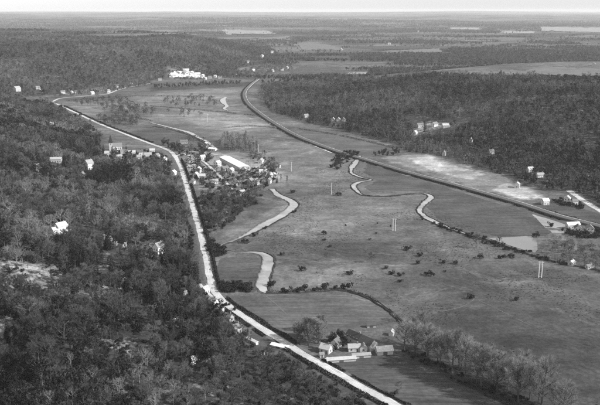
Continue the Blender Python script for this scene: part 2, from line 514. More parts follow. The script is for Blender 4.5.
# soft-edged changes of land use and grass tone, plus painted tree shade: (pixel outline, tone factor, blend width in metres)
tone = np.ones(len(gv))
wx = (vnoise(gv[:, 0], gv[:, 1], 14, 51) - 0.5) * 14; wy = (vnoise(gv[:, 0], gv[:, 1], 14, 52) - 0.5) * 14
near_ = (gv[:, 1] > 200) & (gv[:, 1] < 2600) & (np.abs(gv[:, 0]) < 1100)
for pts, f, bw_ in [
    ([(377, 157.5), (407, 155), (432, 154), (441, 159), (475, 168), (516, 181), (538, 190), (543, 198), (520, 200), (480, 189), (450, 180), (410, 169)], 2.0, 2),
    ([(409, 157), (431, 155.5), (438, 160), (452, 165), (482, 174), (474, 180), (452, 176), (436, 171), (424, 166), (416, 162)], 1.9, 3),
    ([(492, 187), (507, 183), (521, 187), (534, 192), (534, 198), (522, 198), (505, 194)], 2.3, 4),
    ([(180, 108), (228, 114), (250, 117), (268, 125), (292, 138), (262, 137), (220, 130), (188, 122)], 1.45, 18),
    ([(70, 106), (95, 103), (112, 108), (97, 118), (78, 113)], 1.45, 15),
    ([(213, 243), (250, 222), (280, 206), (290, 205), (277, 215), (255, 226), (232, 238)], 1.45, 6),
    ([(300, 276), (330, 268), (372, 262), (415, 262), (405, 272), (365, 280), (325, 285), (300, 286)], 1.35, 12),
    ([(270, 200), (330, 196), (400, 205), (415, 215), (380, 222), (320, 226), (280, 222)], 1.15, 15),
    ([(300, 240), (360, 246), (420, 242), (450, 252), (420, 262), (365, 262), (310, 256)], 0.72, 14),
    ([(500, 262), (545, 268), (620, 285), (680, 300), (680, 320), (600, 300), (540, 285)], 0.6, 12),
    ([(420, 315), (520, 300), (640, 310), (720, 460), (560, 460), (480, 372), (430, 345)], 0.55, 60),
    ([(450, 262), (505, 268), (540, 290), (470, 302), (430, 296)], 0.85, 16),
    ([(395, 345), (430, 350), (480, 372), (540, 398), (560, 430), (505, 412), (450, 388), (405, 362)], 0.5, 8),  # shadow band of the tall tree row, painted into the ground tone
    ([(105, 102), (160, 92), (240, 90), (262, 118), (300, 142), (350, 158), (350, 190), (420, 215), (400, 228), (300, 236), (270, 225), (290, 195), (240, 150), (200, 130), (160, 120), (120, 112)], 1.3, 40),
    ([(146, 147), (176, 158), (184, 178), (200, 190), (236, 196), (284, 186), (280, 166), (252, 158), (206, 150), (184, 150)], 1.7, 10),
    ([(104, 150), (150, 150), (168, 158), (168, 166), (104, 160)], 1.6, 8),
    ([(120, 94), (180, 90), (236, 88), (240, 96), (200, 100), (150, 102)], 1.2, 25),
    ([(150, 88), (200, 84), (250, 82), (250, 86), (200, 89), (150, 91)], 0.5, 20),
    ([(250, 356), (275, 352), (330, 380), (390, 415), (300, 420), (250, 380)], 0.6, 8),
    ([(296, 330), (322, 326), (345, 330), (345, 345), (318, 348), (300, 345)], 0.55, 8)]:  # ground darkened to paint in shade of the bare trees by the farm
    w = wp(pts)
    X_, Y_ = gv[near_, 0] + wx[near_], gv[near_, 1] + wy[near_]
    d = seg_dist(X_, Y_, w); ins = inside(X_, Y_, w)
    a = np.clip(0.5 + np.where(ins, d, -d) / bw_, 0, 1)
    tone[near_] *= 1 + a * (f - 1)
CLEAR = [wp(q) for q in ([(-10, 268), (0, 258), (30, 262), (62, 266), (64, 276), (30, 286), (-10, 290)], [(22, 292), (60, 280), (82, 284), (80, 292), (40, 300)], [(88, 286), (108, 278), (114, 292), (100, 304), (88, 300)],
    [(108, 338), (124, 342), (142, 352), (150, 362), (134, 358), (112, 346)], [(52, 310), (70, 306), (84, 314), (78, 324), (58, 320)], [(158, 376), (180, 372), (196, 388), (170, 394)], [(116, 214), (138, 204), (152, 212), (150, 228), (128, 232)],
    [(34, 222), (54, 226), (58, 234), (40, 234)], [(148, 240), (164, 244), (166, 258), (150, 260)], [(0, 310), (12, 318), (6, 344), (-8, 350)], [(112, 392), (132, 388), (138, 400), (116, 402)], [(410, 134), (414, 127), (430, 123), (450, 123), (452, 127), (432, 130), (420, 136)])]
clr = np.zeros(len(gv))
for w in CLEAR:
    d = seg_dist(gv[near_, 0] + wx[near_] * 0.7, gv[near_, 1] + wy[near_] * 0.7, w); ins = inside(gv[near_, 0] + wx[near_] * 0.7, gv[near_, 1] + wy[near_] * 0.7, w)
    clr[near_] = np.maximum(clr[near_], np.clip(0.5 + np.where(ins, d, -d) / 10, 0, 1))
gm.attributes.new('clearing', 'FLOAT', 'POINT').data.foreach_set('value', clr.astype(np.float32))
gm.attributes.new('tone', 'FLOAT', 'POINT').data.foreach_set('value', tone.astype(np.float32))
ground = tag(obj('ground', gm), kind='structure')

# ------------------------------------------------------------------ fields, water, roads, railway
f_mid = field_mat('grass_field', 0.105, R(40), 0.3, 0.4)
f_dark = field_mat('dark_field', 0.078, R(20), 0.35, 0.4)
f_pale = field_mat('pale_field', 0.15, R(-25), 0.12, 0.22)
f_bright = field_mat('stubble_field', 0.30, R(-25), 0.12, 0.25)
f_far = field_mat('far_stubble', 0.26, R(-25), 0.2, 0.3)
f_deep = field_mat('plough_field', 0.07, R(5), 0.2, 0.2)
L1, L2, L3 = 0.05, 0.10, 0.15
sheet('field', [(368, 163), (407, 176), (470, 195), (530, 214), (552, 232), (545, 236), (500, 237), (452, 226), (437, 218), (426, 207), (436, 198), (429, 191), (400, 191), (372, 192), (364, 187), (378, 181), (364, 173)], f_dark, L1, 1.0, 4)
sheet('field', [(52, 106), (58, 107.5), (75, 115), (100, 126.5), (125, 137), (148, 146), (112, 147), (104, 140), (93, 129), (72, 117)], f_mid, L1, 1.0, 5)
sheet('field', [(222, 258), (262, 258), (261, 288), (254, 292), (215, 291), (211, 275)], f_dark, L1, 1.0, 6)
sheet('field', [(226, 297), (258, 295), (300, 296), (345, 295), (372, 303), (392, 316), (370, 325), (350, 330), (318, 345), (300, 345), (262, 322)], f_mid, L1, 1.0, 7)
sheet('field', [(330, 362), (378, 356), (405, 354), (450, 380), (500, 402), (520, 425), (440, 425), (380, 392)], f_dark, L1, 1.0, 8)
sheet('field', [(303, 127), (335, 132), (362, 139), (392, 147), (388, 154), (366, 157), (335, 149), (303, 136)], f_mid, L1, 1.0, 10)
sheet('field', [(120, 134), (155, 127), (180, 133), (196, 140), (178, 142), (160, 146)], f_dark, L1, 1.0, 12)
sheet('field', [(545, 198), (600, 214), (680, 242), (680, 260), (600, 226), (562, 217), (530, 206)], f_dark, L1, 1.0, 14)
sheet('field', [(532, 214), (552, 220), (566, 225), (566, 229), (545, 228)], f_bright, L2, 0.5, 15)
sheet('field', [(550, 230.5), (572, 230.5), (578, 233), (552, 233)], f_bright, L2, 0.4, 16)
# distant valley floor and plateau fields
for k, (q, m, lf) in enumerate([
    ([(285, 77), (345, 74), (340, 67), (300, 66)], f_dark, 0.6), ([(300, 66), (372, 64), (370, 60), (305, 60)], f_mid, 0.6),
    ([(300, 61), (400, 59), (400, 56), (300, 56)], f_deep, 0.6), ([(342, 76), (374, 73.5), (374, 72), (348, 73)], f_bright, 0.8),
    ([(380, 54), (442, 52), (440, 48.5), (385, 51)], f_pale, 1.0), ([(302, 50), (345, 50), (330, 45), (296, 42)], f_pale, 1.0),
    ([(226, 34.5), (276, 34), (266, 31), (222, 30)], f_far, 3.0), ([(196, 31), (222, 32), (222, 30), (200, 29.5)], f_pale, 3.0),
    ([(52, 40.5), (84, 40), (84, 38), (56, 37.5)], f_far, 3.0), ([(112, 42.2), (150, 42.6), (150, 40), (116, 39.8)], f_far, 3.0),
    ([(262, 47), (300, 46), (300, 42), (262, 40)], f_pale, 3.0), ([(110, 39.5), (290, 40), (290, 36), (130, 35.5)], f_pale, 3.0),
    ([(450, 29.5), (482, 30), (482, 27.8), (450, 27.6)], f_far, 3.0), ([(500, 33.5), (534, 33.5), (534, 31.3), (500, 31.3)], f_far, 3.0),
    ([(540, 31), (640, 33.5), (640, 27.6), (540, 27.0)], f_far, 3.0), ([(518, 75.5), (660, 78), (660, 69), (540, 66.5)], f_pale, 1.0),
    ([(455, 76), (518, 76), (520, 72), (470, 72)], f_pale, 1.0), ([(460, 49), (560, 49), (560, 44.5), (470, 44)], f_mid, 2.0),
    ([(340, 40.5), (450, 41), (450, 39), (345, 38.5)], f_mid, 2.0), ([(0, 24.6), (90, 25), (90, 23.4), (0, 23.4)], f_pale, 3.0),
    ([(160, 23), (260, 23), (260, 21.6), (160, 21.6)], f_pale, 3.0), ([(300, 20.5), (420, 20.5), (420, 19.2), (300, 19.2)], f_pale, 3.0)]):
    drape('field', q, m, lf, seed=20 + k)

def water(name, pts, w, step=4.0, wob=0.4, seed=0, banks=True, bank_h=0.7, dark_side=-1):
    c = px_line(pts, step)
    ww = w if hasattr(w, '__len__') else [w] * len(pts)
    # widths along the resampled line
    wline = np.interp(np.linspace(0, 1, len(c)), np.linspace(0, 1, len(pts)), ww)
    r = np.random.default_rng(seed)
    wl_, wr_ = wline / 2 + r.normal(0, wob, len(c)), wline / 2 + r.normal(0, wob, len(c))
    nn = normals2(c)
    V, F = [], []
    for i in range(len(c)):
        a, b = c[i] + nn[i] * wl_[i], c[i] - nn[i] * wr_[i]
        V += [(a[0], a[1], 0.2), (b[0], b[1], 0.2)]
    for i in range(len(c) - 1): F.append((2 * i, 2 * i + 1, 2 * i + 3, 2 * i + 2))
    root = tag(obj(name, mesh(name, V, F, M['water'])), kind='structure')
    if banks:
        for sd, wv in ((1, wl_), (-1, wr_)):
            V, F = [], []
            for i in range(len(c)):
                for o, z in ((0.05, 0.15), (0.35, bank_h), (0.8, bank_h * 0.9), (1.9, 0.02)):
                    q = c[i] + nn[i] * sd * (wv[i] + o + (r.normal(0, 0.15) if o > 0.1 else 0))
                    V.append((q[0], q[1], z + (r.normal(0, 0.1) if 0.1 < o < 3 else 0)))
            for i in range(len(c) - 1):
                for j in range(3):
                    a = i * 4 + j
                    F.append((a, a + 1, a + 5, a + 4) if sd < 0 else (a, a + 4, a + 5, a + 1))
            obj('river_bank', mesh('river_bank', V, F, M['sedge' if sd * dark_side >= 0 else 'verge']), root)
    return c
EAST = [(360, 156), (355, 163), (351.5, 169), (352, 173.5), (361, 177.5), (371, 180), (359, 182.3), (353.5, 186), (357, 191), (364, 195.3), (385, 196.5), (407, 194.3), (424, 193.8),
        (431, 197), (425, 203), (419.5, 210), (424, 216), (433, 221), (447, 227.5), (465, 233.5), (487, 240.5), (510, 248), (535, 256.5), (560, 263), (600, 271), (680, 290)]
c_east = water('river', EAST, [3, 5, 9, 7, 3, 5, 3.5, 6, 6, 3, 0.9, 0.9, 5, 8, 5, 5, 7, 5, 2, 0.7, 0.6, 0.6, 0.6, 0.6, 0.6, 0.6], seed=1, dark_side=0)
WEST = [(272, 189), (278, 195), (288, 199.5), (294, 204), (291, 209), (282, 215.5), (271, 221.5), (260, 227.5), (248, 234), (237, 239.5), (225, 244), (219, 248),
        (228, 251.5), (245, 252.2), (260, 253.5), (268, 258), (267, 268), (264, 278), (262, 287), (266, 293)]
c_west = water('river', WEST, [6, 6, 8, 9, 9, 9, 9, 9, 10, 8, 4, 1.2, 1.0, 1.6, 6, 9, 9, 9, 9, 5], seed=2, dark_side=1)
DITCH = [(266, 293), (280, 293), (300, 292.5), (322, 291), (342, 290.5), (358, 294), (372, 300), (385, 308), (396, 317), (403, 326)]
c_ditch = water('stream', DITCH, 0.9, seed=3, bank_h=0.9)
UP = [(150, 122.5), (158, 124.5), (172, 128), (185, 131.3), (192, 133.8), (199, 138), (206, 141), (212, 146), (217, 150)]
c_up = water('river', UP, [4, 5, 6, 8, 9, 5, 5, 6, 5], seed=4, bank_h=0.5)
c_up2 = water('river', [(226, 97), (223, 99.5), (224, 103), (227, 106), (224, 108.5), (228, 110.5)], [5, 13, 14, 8, 8, 3], seed=5, bank_h=0.4)
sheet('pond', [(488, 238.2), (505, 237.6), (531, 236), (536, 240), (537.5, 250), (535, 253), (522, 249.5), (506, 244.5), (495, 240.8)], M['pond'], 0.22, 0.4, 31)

def road(name, pts, w, m, lift=0.25, verge=1.2, seed=0):
    c = px_line(pts, 6.0)
    V, F = ribbon(c, [(-w / 2, lift), (0, lift + 0.06), (w / 2, lift)], 0.28 if w > 5 else 0.16, seed)
    root = tag(obj(name, mesh(name, V, F, m)), kind='structure')
    for sd in ((-1, 1) if verge > 0 else ()):
        pr = [(sd * (w / 2 - 0.05), lift - 0.02), (sd * (w / 2 + verge), lift - 0.06), (sd * (w / 2 + verge + 1.2), 0.0)]
        if sd > 0: pr = pr[::-1]
        V, F = ribbon(c, pr if sd < 0 else pr, 0.12, seed + 1)
        obj('verge', mesh('verge', V, F, M['verge']), root)
    if w > 5:
        for o in (-w * 0.32, -w * 0.12, w * 0.12, w * 0.32):
            V, F = ribbon(c, [(o - 0.32, lift + 0.055), (o + 0.32, lift + 0.055)], 0.14, seed + 5)
            obj('wheel_track', mesh('wheel_track', V, F, M['track']), root)
    return c
c_road = road('main_road', ROAD_PX, 5.8, M['road'], seed=1)
road('village_lane', [(184, 154), (193, 157), (202, 160.5), (210, 167), (218, 174.5), (226, 182.5), (233, 190)], 3.6, M['lane'], seed=2)
road('village_lane', [(176, 156), (190, 152), (205, 153), (221, 155.5)], 3.6, M['lane'], seed=3)
road('far_lane', [(52, 102), (60, 98.5), (75, 97), (92, 95.5), (107, 94), (118, 90), (130, 87), (150, 83.5)], 5.5, M['lane'], seed=4)
road('station_road', [(569, 190.5), (575, 195), (583, 200.5), (592, 206), (602, 212), (640, 232)], 7.5, M['road'], seed=5)
road('farm_track', [(266, 296), (272, 301), (279, 307), (286, 314)], 0.7, f_pale, 0.08, 0, seed=6)
road('field_path', [(448, 180), (462, 185), (476, 183), (497, 180)], 1.2, f_bright, 0.08, 0, seed=7)
road('field_path', [(440, 311), (452, 309.5), (466, 305), (474, 299)], 0.5, f_pale, 0.08, 0, seed=8)
road('field_path', [(478, 300), (495, 308), (515, 318), (540, 330)], 0.5, f_pale, 0.08, 0, seed=9)
road('railway_path', [(262, 119), (272, 124.5), (285, 131), (297, 138), (312, 145), (332, 153)], 3.0, M['lane'], seed=10)
road('hillside_lane', [(200, 284), (204, 289), (212, 297)], 2.6, M['lane'], seed=11)
road('farm_yard', [(326, 358), (335, 360), (345, 358.5), (354, 357.5)], 3.0, M['lane'], seed=12)

RAIL = [(258, 79.5), (251, 85), (245.5, 91), (244.5, 97), (249, 105), (262, 115.5), (277, 125.5), (300, 138), (337, 152), (367, 161), (407, 173), (450, 184.5), (475, 191.5), (512, 202), (537, 210), (562, 218), (600, 227.5), (680, 250)]
c_rail = px_line(RAIL, 8.0)
railway = tag(empty('railway_line', (c_rail[len(c_rail) // 2][0], c_rail[len(c_rail) // 2][1], 0)), 'double track railway curving along the far side of the meadows', 'railway')
def rail_part(name, prof, m, wob=0.0):
    V, F = ribbon(c_rail, prof, wob, 3)
    o = obj(name, mesh(name, V, F, m), railway)
    o.matrix_parent_inverse = railway.matrix_world.inverted()
    o.location = (-railway.location.x, -railway.location.y, 0)
    return o
rail_part('embankment', [(-7, -0.05), (-4.7, 1.4), (4.7, 1.4), (7, -0.05)], M['sedge'], 0.2)
rail_part('cess_path', [(3.9, 1.76), (4.6, 1.78), (4.85, 1.45)], M['lane'], 0.15)
rail_part('ballast', [(-4.6, 1.45), (-4.2, 1.75), (4.2, 1.75), (4.6, 1.45)], M['ballast'], 0.05)
for o in (-2.55, -1.1, 1.1, 2.55):
    rail_part('rail', [(o - 0.06, 1.7), (o - 0.06, 1.92), (o + 0.06, 1.92), (o + 0.06, 1.7)], M['rail'])

# sand pit: white quarry face on the far hillside, benches stepping up the slope
def quarry():
    r = np.random.default_rng(5)
    a, b = np.array(P(169, 77.5)[:2]), np.array(P(205, 78)[:2])
    ax = (b - a); ax_n = np.array([-ax[1], ax[0]]) / np.linalg.norm(ax)
    if ax_n[1] < 0: ax_n = -ax_n
    V, F, nu, nv = [], [], 40, 14
    prof = np.interp(np.linspace(0, 1, nu + 1), [0, 0.08, 0.2, 0.42, 0.55, 0.66, 0.8, 0.93, 1], [0.1, 0.5, 0.66, 0.78, 1.0, 0.98, 0.62, 0.5, 0.08]) + r.normal(0, 0.035, nu + 1)
    foot = np.interp(np.linspace(0, 1, nu + 1), [0, 0.2, 0.35, 0.6, 1], [0.0, 0.1, 0.22, 0.12, 0.0]) * 60
    for j in range(nv + 1):
        for i in range(nu + 1):
            u, v = i / nu, j / nv
            q = a + ax * u + ax_n * (foot[i] + v * 80 * prof[i]) + r.normal(0, 0.8, 2)
            z = 0.6 + 19 * 0.6 * prof[i] * (0.35 * v + 0.65 * smooth(np.array((v * 3 % 1) * 0.7 + 0.15)) * 0.33 + 0.65 * math.floor(v * 3) / 3) + r.normal(0, 0.5) + 3.0 * prof[i] * (float(vnoise(u * 100, v * 20, 6, 3)) - 0.5)
            if j == 0 or i in (0, nu): z = -0.5
            V.append((q[0], q[1], float(hm(q[0], q[1])[0]) + float(z)))
    for i in range(nu + 1):                      # back slope down into the wood
        q = a + ax * (i / nu) + ax_n * (foot[i] + 80 * prof[i] + 22)
        V.append((q[0], q[1], float(hm(q[0], q[1])[0]) - 1.0))
    for j in range(nv + 1):
        for i in range(nu):
            k = j * (nu + 1) + i; F.append((k, k + 1, k + nu + 2, k + nu + 1))
    c = (a + b) / 2
    me = mesh('sand_pit', [(v[0] - c[0], v[1] - c[1], v[2]) for v in V], F, M['sand'])
    return tag(obj('sand_pit', me, None, (c[0], c[1], 0)), 'brilliant white sand pit face on the far wooded hillside', 'quarry')
quarry()

# ------------------------------------------------------------------ vegetation prototypes
def unit(v): return v / (np.linalg.norm(v, axis=-1, keepdims=True) + 1e-9)
def slivers(r, base, dirs, length, width):
    """thin twig triangles"""
    n = len(base); u = unit(np.cross(dirs, r.normal(size=(n, 3))))
    w = np.asarray(width).reshape(-1, 1) if hasattr(width, '__len__') else width
    V = np.empty((n * 3, 3)); V[0::3] = base - u * w / 2; V[1::3] = base + u * w / 2; V[2::3] = base + dirs * np.asarray(length).reshape(-1, 1)
    return V, [(3 * i, 3 * i + 1, 3 * i + 2) for i in range(n)]
def leafquads(r, c, nrm, size):
    n = len(c); u = unit(np.cross(nrm, r.normal(size=(n, 3)))); v = np.cross(nrm, u)
    s = (size * r.uniform(0.6, 1.35, n))[:, None]
    V = np.empty((n * 4, 3))
    V[0::4] = c - u * s; V[1::4] = c + v * s * 0.6; V[2::4] = c + u * s; V[3::4] = c - v * s * 0.6
    return V, [(4 * i, 4 * i + 1, 4 * i + 2, 4 * i + 3) for i in range(n)]

class Proto:
    def __init__(s, trunk, crown, tmat, cmat, name):
        s.trunk = trunk.build(name + '_trunk', [tmat])
        s.crown = mesh(name + '_crown', crown[0], crown[1], cmat)
        j = MB(); j.join(trunk)
        k = len(j.V)
        V = j.V + [tuple(v) for v in crown[0]]; F = j.F + [tuple(k + q for q in f) for f in crown[1]]
        s.joined = mesh(name, V, F, [tmat, cmat], [0] * len(j.F) + [1] * len(crown[1]))

def bare(seed, H=14.0, spread=0.34, first=0.25, nl=10, twigs=13, tw=0.085, tmat='bark', cmat='twig', up=0.55, sub=5, name='bare', tl=1.5):
    r = np.random.default_rng(seed); t = MB()
    lean = r.normal(0, 0.03, 2) * H
    top = np.array([lean[0], lean[1], H * 0.82]); mid = np.array([lean[0] * 0.3 + r.normal(0, .15), lean[1] * 0.3, H * 0.42])
    br = H * 0.018
    t.tube([(0, 0, -0.6), (0, 0, 0.4), mid, top], [br * 1.5, br * 1.15, br * 0.75, br * 0.2], 5)
    B, D = [], []
    def spray(p, d, n, ext):
        B.extend(p + r.normal(0, ext, (n, 3))); D.extend(unit(d * 0.8 + np.array([0, 0, 0.35]) + r.normal(0, 0.55, (n, 3))))
    for k in range(nl):
        f = first + (0.78 - first) * (k + r.uniform(0, 0.8)) / nl
        s0 = mid * (f / 0.42) if f < 0.42 else mid + (top - mid) * (f - 0.42) / 0.40
        az = k * 2.4 + r.normal(0, 0.4)
        ln = H * spread * (1.15 - 0.65 * max(0, (f - 0.4)) / 0.4) * r.uniform(0.75, 1.15)
        d = unit(np.array([math.cos(az), math.sin(az), up + 0.7 * (f - first) + r.normal(0, 0.1)]))
        p1 = s0 + d * ln * 0.5; p2 = p1 + unit(d + np.array([0, 0, 0.45])) * ln * 0.55
        t.tube([s0, p1, p2], [br * 0.45, br * 0.3, br * 0.1], 3, cap=False)
        for q in range(sub):
            g = r.uniform(0.3, 1.0); s1 = s0 + (p1 - s0) * g * 2 if g < 0.5 else p1 + (p2 - p1) * (g - 0.5) * 2
            d2 = unit(d + r.normal(0, 0.6, 3) + np.array([0, 0, 0.3])); l2 = ln * r.uniform(0.25, 0.5)
            e = s1 + d2 * l2
            t.tube([s1, e], [br * 0.16, br * 0.05], 3, cap=False)
            for z in (0.35, 0.7, 1.0): spray(s1 + (e - s1) * z, d2, max(1, twigs // 3), 0.12 * H / 14)
        spray(p2, d, twigs, 0.25)
    spray(top, np.array([0, 0, 1.0]), twigs * 2, 0.5)
    B, D = np.array(B), np.array(D)
    c = slivers(r, B, D, tl * H / 14 * r.uniform(0.6, 1.3, len(B)), tw)
    return Proto(t, c, M[tmat], M[cmat], name)

def leafy(seed, H=11.0, wid=0.36, n=700, size=0.42, base=0.22, cmat='leaf', blobs=16, name='leafy', tmat='bark'):
    r = np.random.default_rng(seed); t = MB()
    br = H * 0.02
    t.tube([(0, 0, -0.6), (0, 0, 0.4), (r.normal(0, .2), r.normal(0, .2), H * 0.5), (0, 0, H * 0.8)], [br * 1.4, br, br * 0.7, br * 0.2], 5)
    cs, rs = [], []
    for k in range(blobs):
        zf = r.uniform(base, 0.86); env = math.sin(math.pi * min(1, (zf - base * 0.5) / (1.05 - base * 0.5))) ** 0.7
        a = r.uniform(0, 6.28); rad = H * wid * env * math.sqrt(r.uniform(0.05, 1)) * 0.75
        c = np.array([math.cos(a) * rad, math.sin(a) * rad, H * zf]); cs.append(c); rs.append(H * r.uniform(0.09, 0.17))
        t.tube([(0, 0, H * max(0.15, zf - 0.25)), c], [br * 0.4, br * 0.1], 3, cap=False)
    w = np.array(rs) ** 2; pick = r.choice(blobs, n, p=w / w.sum())
    d = unit(r.normal(size=(n, 3)) + np.array([0, 0, 0.25]))
    C = np.array(cs)[pick] + d * (np.array(rs)[pick] * r.uniform(0.55, 1.15, n))[:, None]
    c = leafquads(r, C, unit(d + r.normal(0, 0.5, (n, 3))), size)
    return Proto(t, c, M[tmat], M[cmat], name)

def conifer(seed, H=16.0, wid=0.19, tiers=15, per=9, name='conifer', tw=0.75):
    r = np.random.default_rng(seed); t = MB()
    t.tube([(0, 0, -0.6), (0, 0, H * 0.5), (0, 0, H)], [H * 0.018, H * 0.011, 0.03], 5)
    V, F = [], []
    for k in range(tiers):
        f = k / tiers; z = H * (0.10 + 0.88 * f); L = H * wid * (1 - f) ** 0.85 + 0.35
        m = max(4, int(per * (1 - 0.5 * f)))
        for q in range(m):
            a = 6.283 * q / m + r.uniform(0, 1); l = L * r.uniform(0.7, 1.15); w = tw * (0.4 + 0.6 * (1 - f))
            d = np.array([math.cos(a), math.sin(a), 0]); s = np.array([-d[1], d[0], 0])
            p = np.array([0, 0, z]); mid = p + d * l * 0.55 + np.array([0, 0, -0.05 * l]); e = p + d * l + np.array([0, 0, -0.38 * l])
            k0 = len(V); V += [p, mid + s * w, e, mid - s * w, mid + np.array([0, 0, -0.35 * l * 0.6]) + d * 0.1]
            F += [(k0, k0 + 1, k0 + 2, k0 + 3), (k0, k0 + 4, k0 + 2)]
    return Proto(t, (V, F), M['bark'], M['needle'], name)

def pine(seed, H=15.0, n=420, size=0.45, name='pine'):
    r = np.random.default_rng(seed); t = MB()
    b = np.array([r.normal(0, .5), r.normal(0, .5), H * 0.85])
    t.tube([(0, 0, -0.6), (0, 0, 0.5), b * 0.5 + r.normal(0, .15, 3), b], [0.28, 0.24, 0.18, 0.06], 5)
    cs, rs = [], []
    for k in range(11):
        zf = r.uniform(0.52, 0.98); a = k * 2.4 + r.normal(0, .3); rad = H * 0.24 * (1.25 - zf) / 0.7 * r.uniform(0.3, 1.1)
        c = np.array([math.cos(a) * rad + b[0] * zf, math.sin(a) * rad + b[1] * zf, H * zf]); cs.append(c); rs.append(r.uniform(0.9, 1.7))
        t.tube([b * min(0.98, max(0.4, zf - 0.12)), c], [0.07, 0.03], 3, cap=False)
    pick = r.integers(0, 11, n); d = unit(r.normal(size=(n, 3)))
    C = np.array(cs)[pick] + d * np.array([1, 1, 0.55]) * (np.array(rs)[pick] * r.uniform(0.4, 1.1, n))[:, None]
    c = leafquads(r, C, unit(d + np.array([0, 0, 0.4]) + r.normal(0, .5, (n, 3))), size)
    return Proto(t, c, M['bark'], M['needle'], name)

def bush(seed, H=2.6, W=2.4, n=260, size=0.3, cmat='darkleaf', name='bush'):
    r = np.random.default_rng(seed); t = MB()
    cs, rs = [], []
    for k in range(8):
        a = r.uniform(0, 6.28); rad = W * 0.62 * math.sqrt(r.uniform(0, 1)); c = np.array([math.cos(a) * rad, math.sin(a) * rad, H * r.uniform(0.3, 0.72)])
        cs.append(c); rs.append(H * r.uniform(0.2, 0.36))
        t.tube([(0, 0, -0.3), c], [0.08, 0.03], 3, cap=False)
    pick = r.integers(0, 8, n); d = unit(r.normal(size=(n, 3)))
    C = np.array(cs)[pick] + d * (np.array(rs)[pick] * r.uniform(0.5, 1.1, n))[:, None]; C[:, 2] = np.maximum(C[:, 2], 0.12)
    c = leafquads(r, C, unit(d + r.normal(0, .5, (n, 3))), size)
    return Proto(t, c, M['bark'], M[cmat], name)

K = {}
K['bare'] = [bare(100 + i, H=13 + 1.2 * i, spread=0.30 + 0.03 * (i % 3), name='bare_tree', twigs=24, tw=0.09) for i in range(4)]
K['palebare'] = [bare(120 + i, H=13, spread=0.33, cmat='paletwig', tmat='palebark', name='pale_bare_tree') for i in range(2)]
K['grand'] = [bare(140 + i, H=27, spread=0.29, first=0.2, nl=20, twigs=30, tw=0.085, sub=8, up=0.62, name='tall_bare_tree', tl=1.2, cmat='hightwig') for i in range(3)]
K['poplar'] = [bare(150 + i, H=18, spread=0.2, first=0.12, nl=16, twigs=12, tw=0.10, sub=5, up=1.7, name='poplar', tl=1.0, cmat='hightwig') for i in range(2)]
K['leafy'] = [leafy(160 + i, name='leafy_tree') for i in range(3)]
K['darkleafy'] = [leafy(170 + i, H=12, cmat='darkleaf', n=620, size=0.48, name='dark_leafy_tree') for i in range(3)]
K['conifer'] = [conifer(180 + i, H=15 + 2 * i, name='conifer') for i in range(3)]
K['pine'] = [pine(190 + i, H=14 + 1.5 * i, name='pine') for i in range(3)]
K['blossom'] = [leafy(200 + i, H=7, wid=0.42, n=420, size=0.3, cmat='blossom', name='blossom_tree', base=0.15) for i in range(2)]
K['bush'] = [bush(210 + i, name='bush') for i in range(3)]
K['palebush'] = [bush(220 + i, cmat='leaf', name='pale_bush') for i in range(2)]
# lighter versions for the distant mass
K['bare_lo'] = [bare(300 + i, H=13 + i, spread=0.33, nl=7, twigs=6, tw=0.24, sub=3, name='far_bare', tl=1.7) for i in range(3)]
K['palebare_lo'] = [bare(310, H=12, spread=0.33, nl=7, twigs=6, tw=0.24, sub=3, cmat='paletwig', tmat='palebark', name='far_pale_bare', tl=1.7)]
K['leafy_lo'] = [leafy(320 + i, n=130, size=0.85, blobs=9, name='far_leafy') for i in range(2)]
K['dark_lo'] = [leafy(330 + i, H=12, n=150, size=0.9, blobs=9, cmat='darkleaf', name='far_dark') for i in range(2)]
K['conifer_lo'] = [conifer(340 + i, H=15, tiers=8, per=7, tw=1.1, name='far_conifer') for i in range(2)]
K['tuft'] = [bush(230 + i, H=0.4, W=1.0, n=22, size=0.2, cmat='tuftgrass', name='tuft') for i in range(2)]
ORDER = ['tuft', 'bare', 'palebare', 'leafy', 'darkleafy', 'conifer', 'pine', 'blossom', 'bush', 'bare_lo', 'palebare_lo', 'leafy_lo', 'dark_lo', 'conifer_lo']
protos, pstart = [], {}
for k in ORDER:
    pstart[k] = len(protos); protos += K[k]
pcol = bpy.data.collections.new('tree_shapes')
for i, p in enumerate(protos):
    pcol.objects.link(bpy.data.objects.new('tree_shape_%02d' % i, p.joined))

def instancer():
    g = bpy.data.node_groups.new('scatter_trees', 'GeometryNodeTree')
    g.interface.new_socket('Geometry', in_out='INPUT', socket_type='NodeSocketGeometry')
    g.interface.new_socket('Geometry', in_out='OUTPUT', socket_type='NodeSocketGeometry')
    n, l = g.nodes, g.links
    gi, go = n.new('NodeGroupInput'), n.new('NodeGroupOutput')
    iop = n.new('GeometryNodeInstanceOnPoints'); ci = n.new('GeometryNodeCollectionInfo')
    ci.inputs['Collection'].default_value = pcol
    ci.inputs['Separate Children'].default_value = True; ci.inputs['Reset Children'].default_value = True
    iop.inputs['Pick Instance'].default_value = True
    def attr(nm, tp):
        a = n.new('GeometryNodeInputNamedAttribute'); a.data_type = tp; a.inputs['Name'].default_value = nm
        return a.outputs['Attribute']
    l.new(gi.outputs[0], iop.inputs['Points']); l.new(ci.outputs[0], iop.inputs['Instance'])
    l.new(attr('pick', 'INT'), iop.inputs['Instance Index'])
    l.new(attr('turn', 'FLOAT_VECTOR'), iop.inputs['Rotation'])
    l.new(attr('size', 'FLOAT_VECTOR'), iop.inputs['Scale'])
    l.new(iop.outputs[0], go.inputs[0])
    return g
SCATTER = instancer()
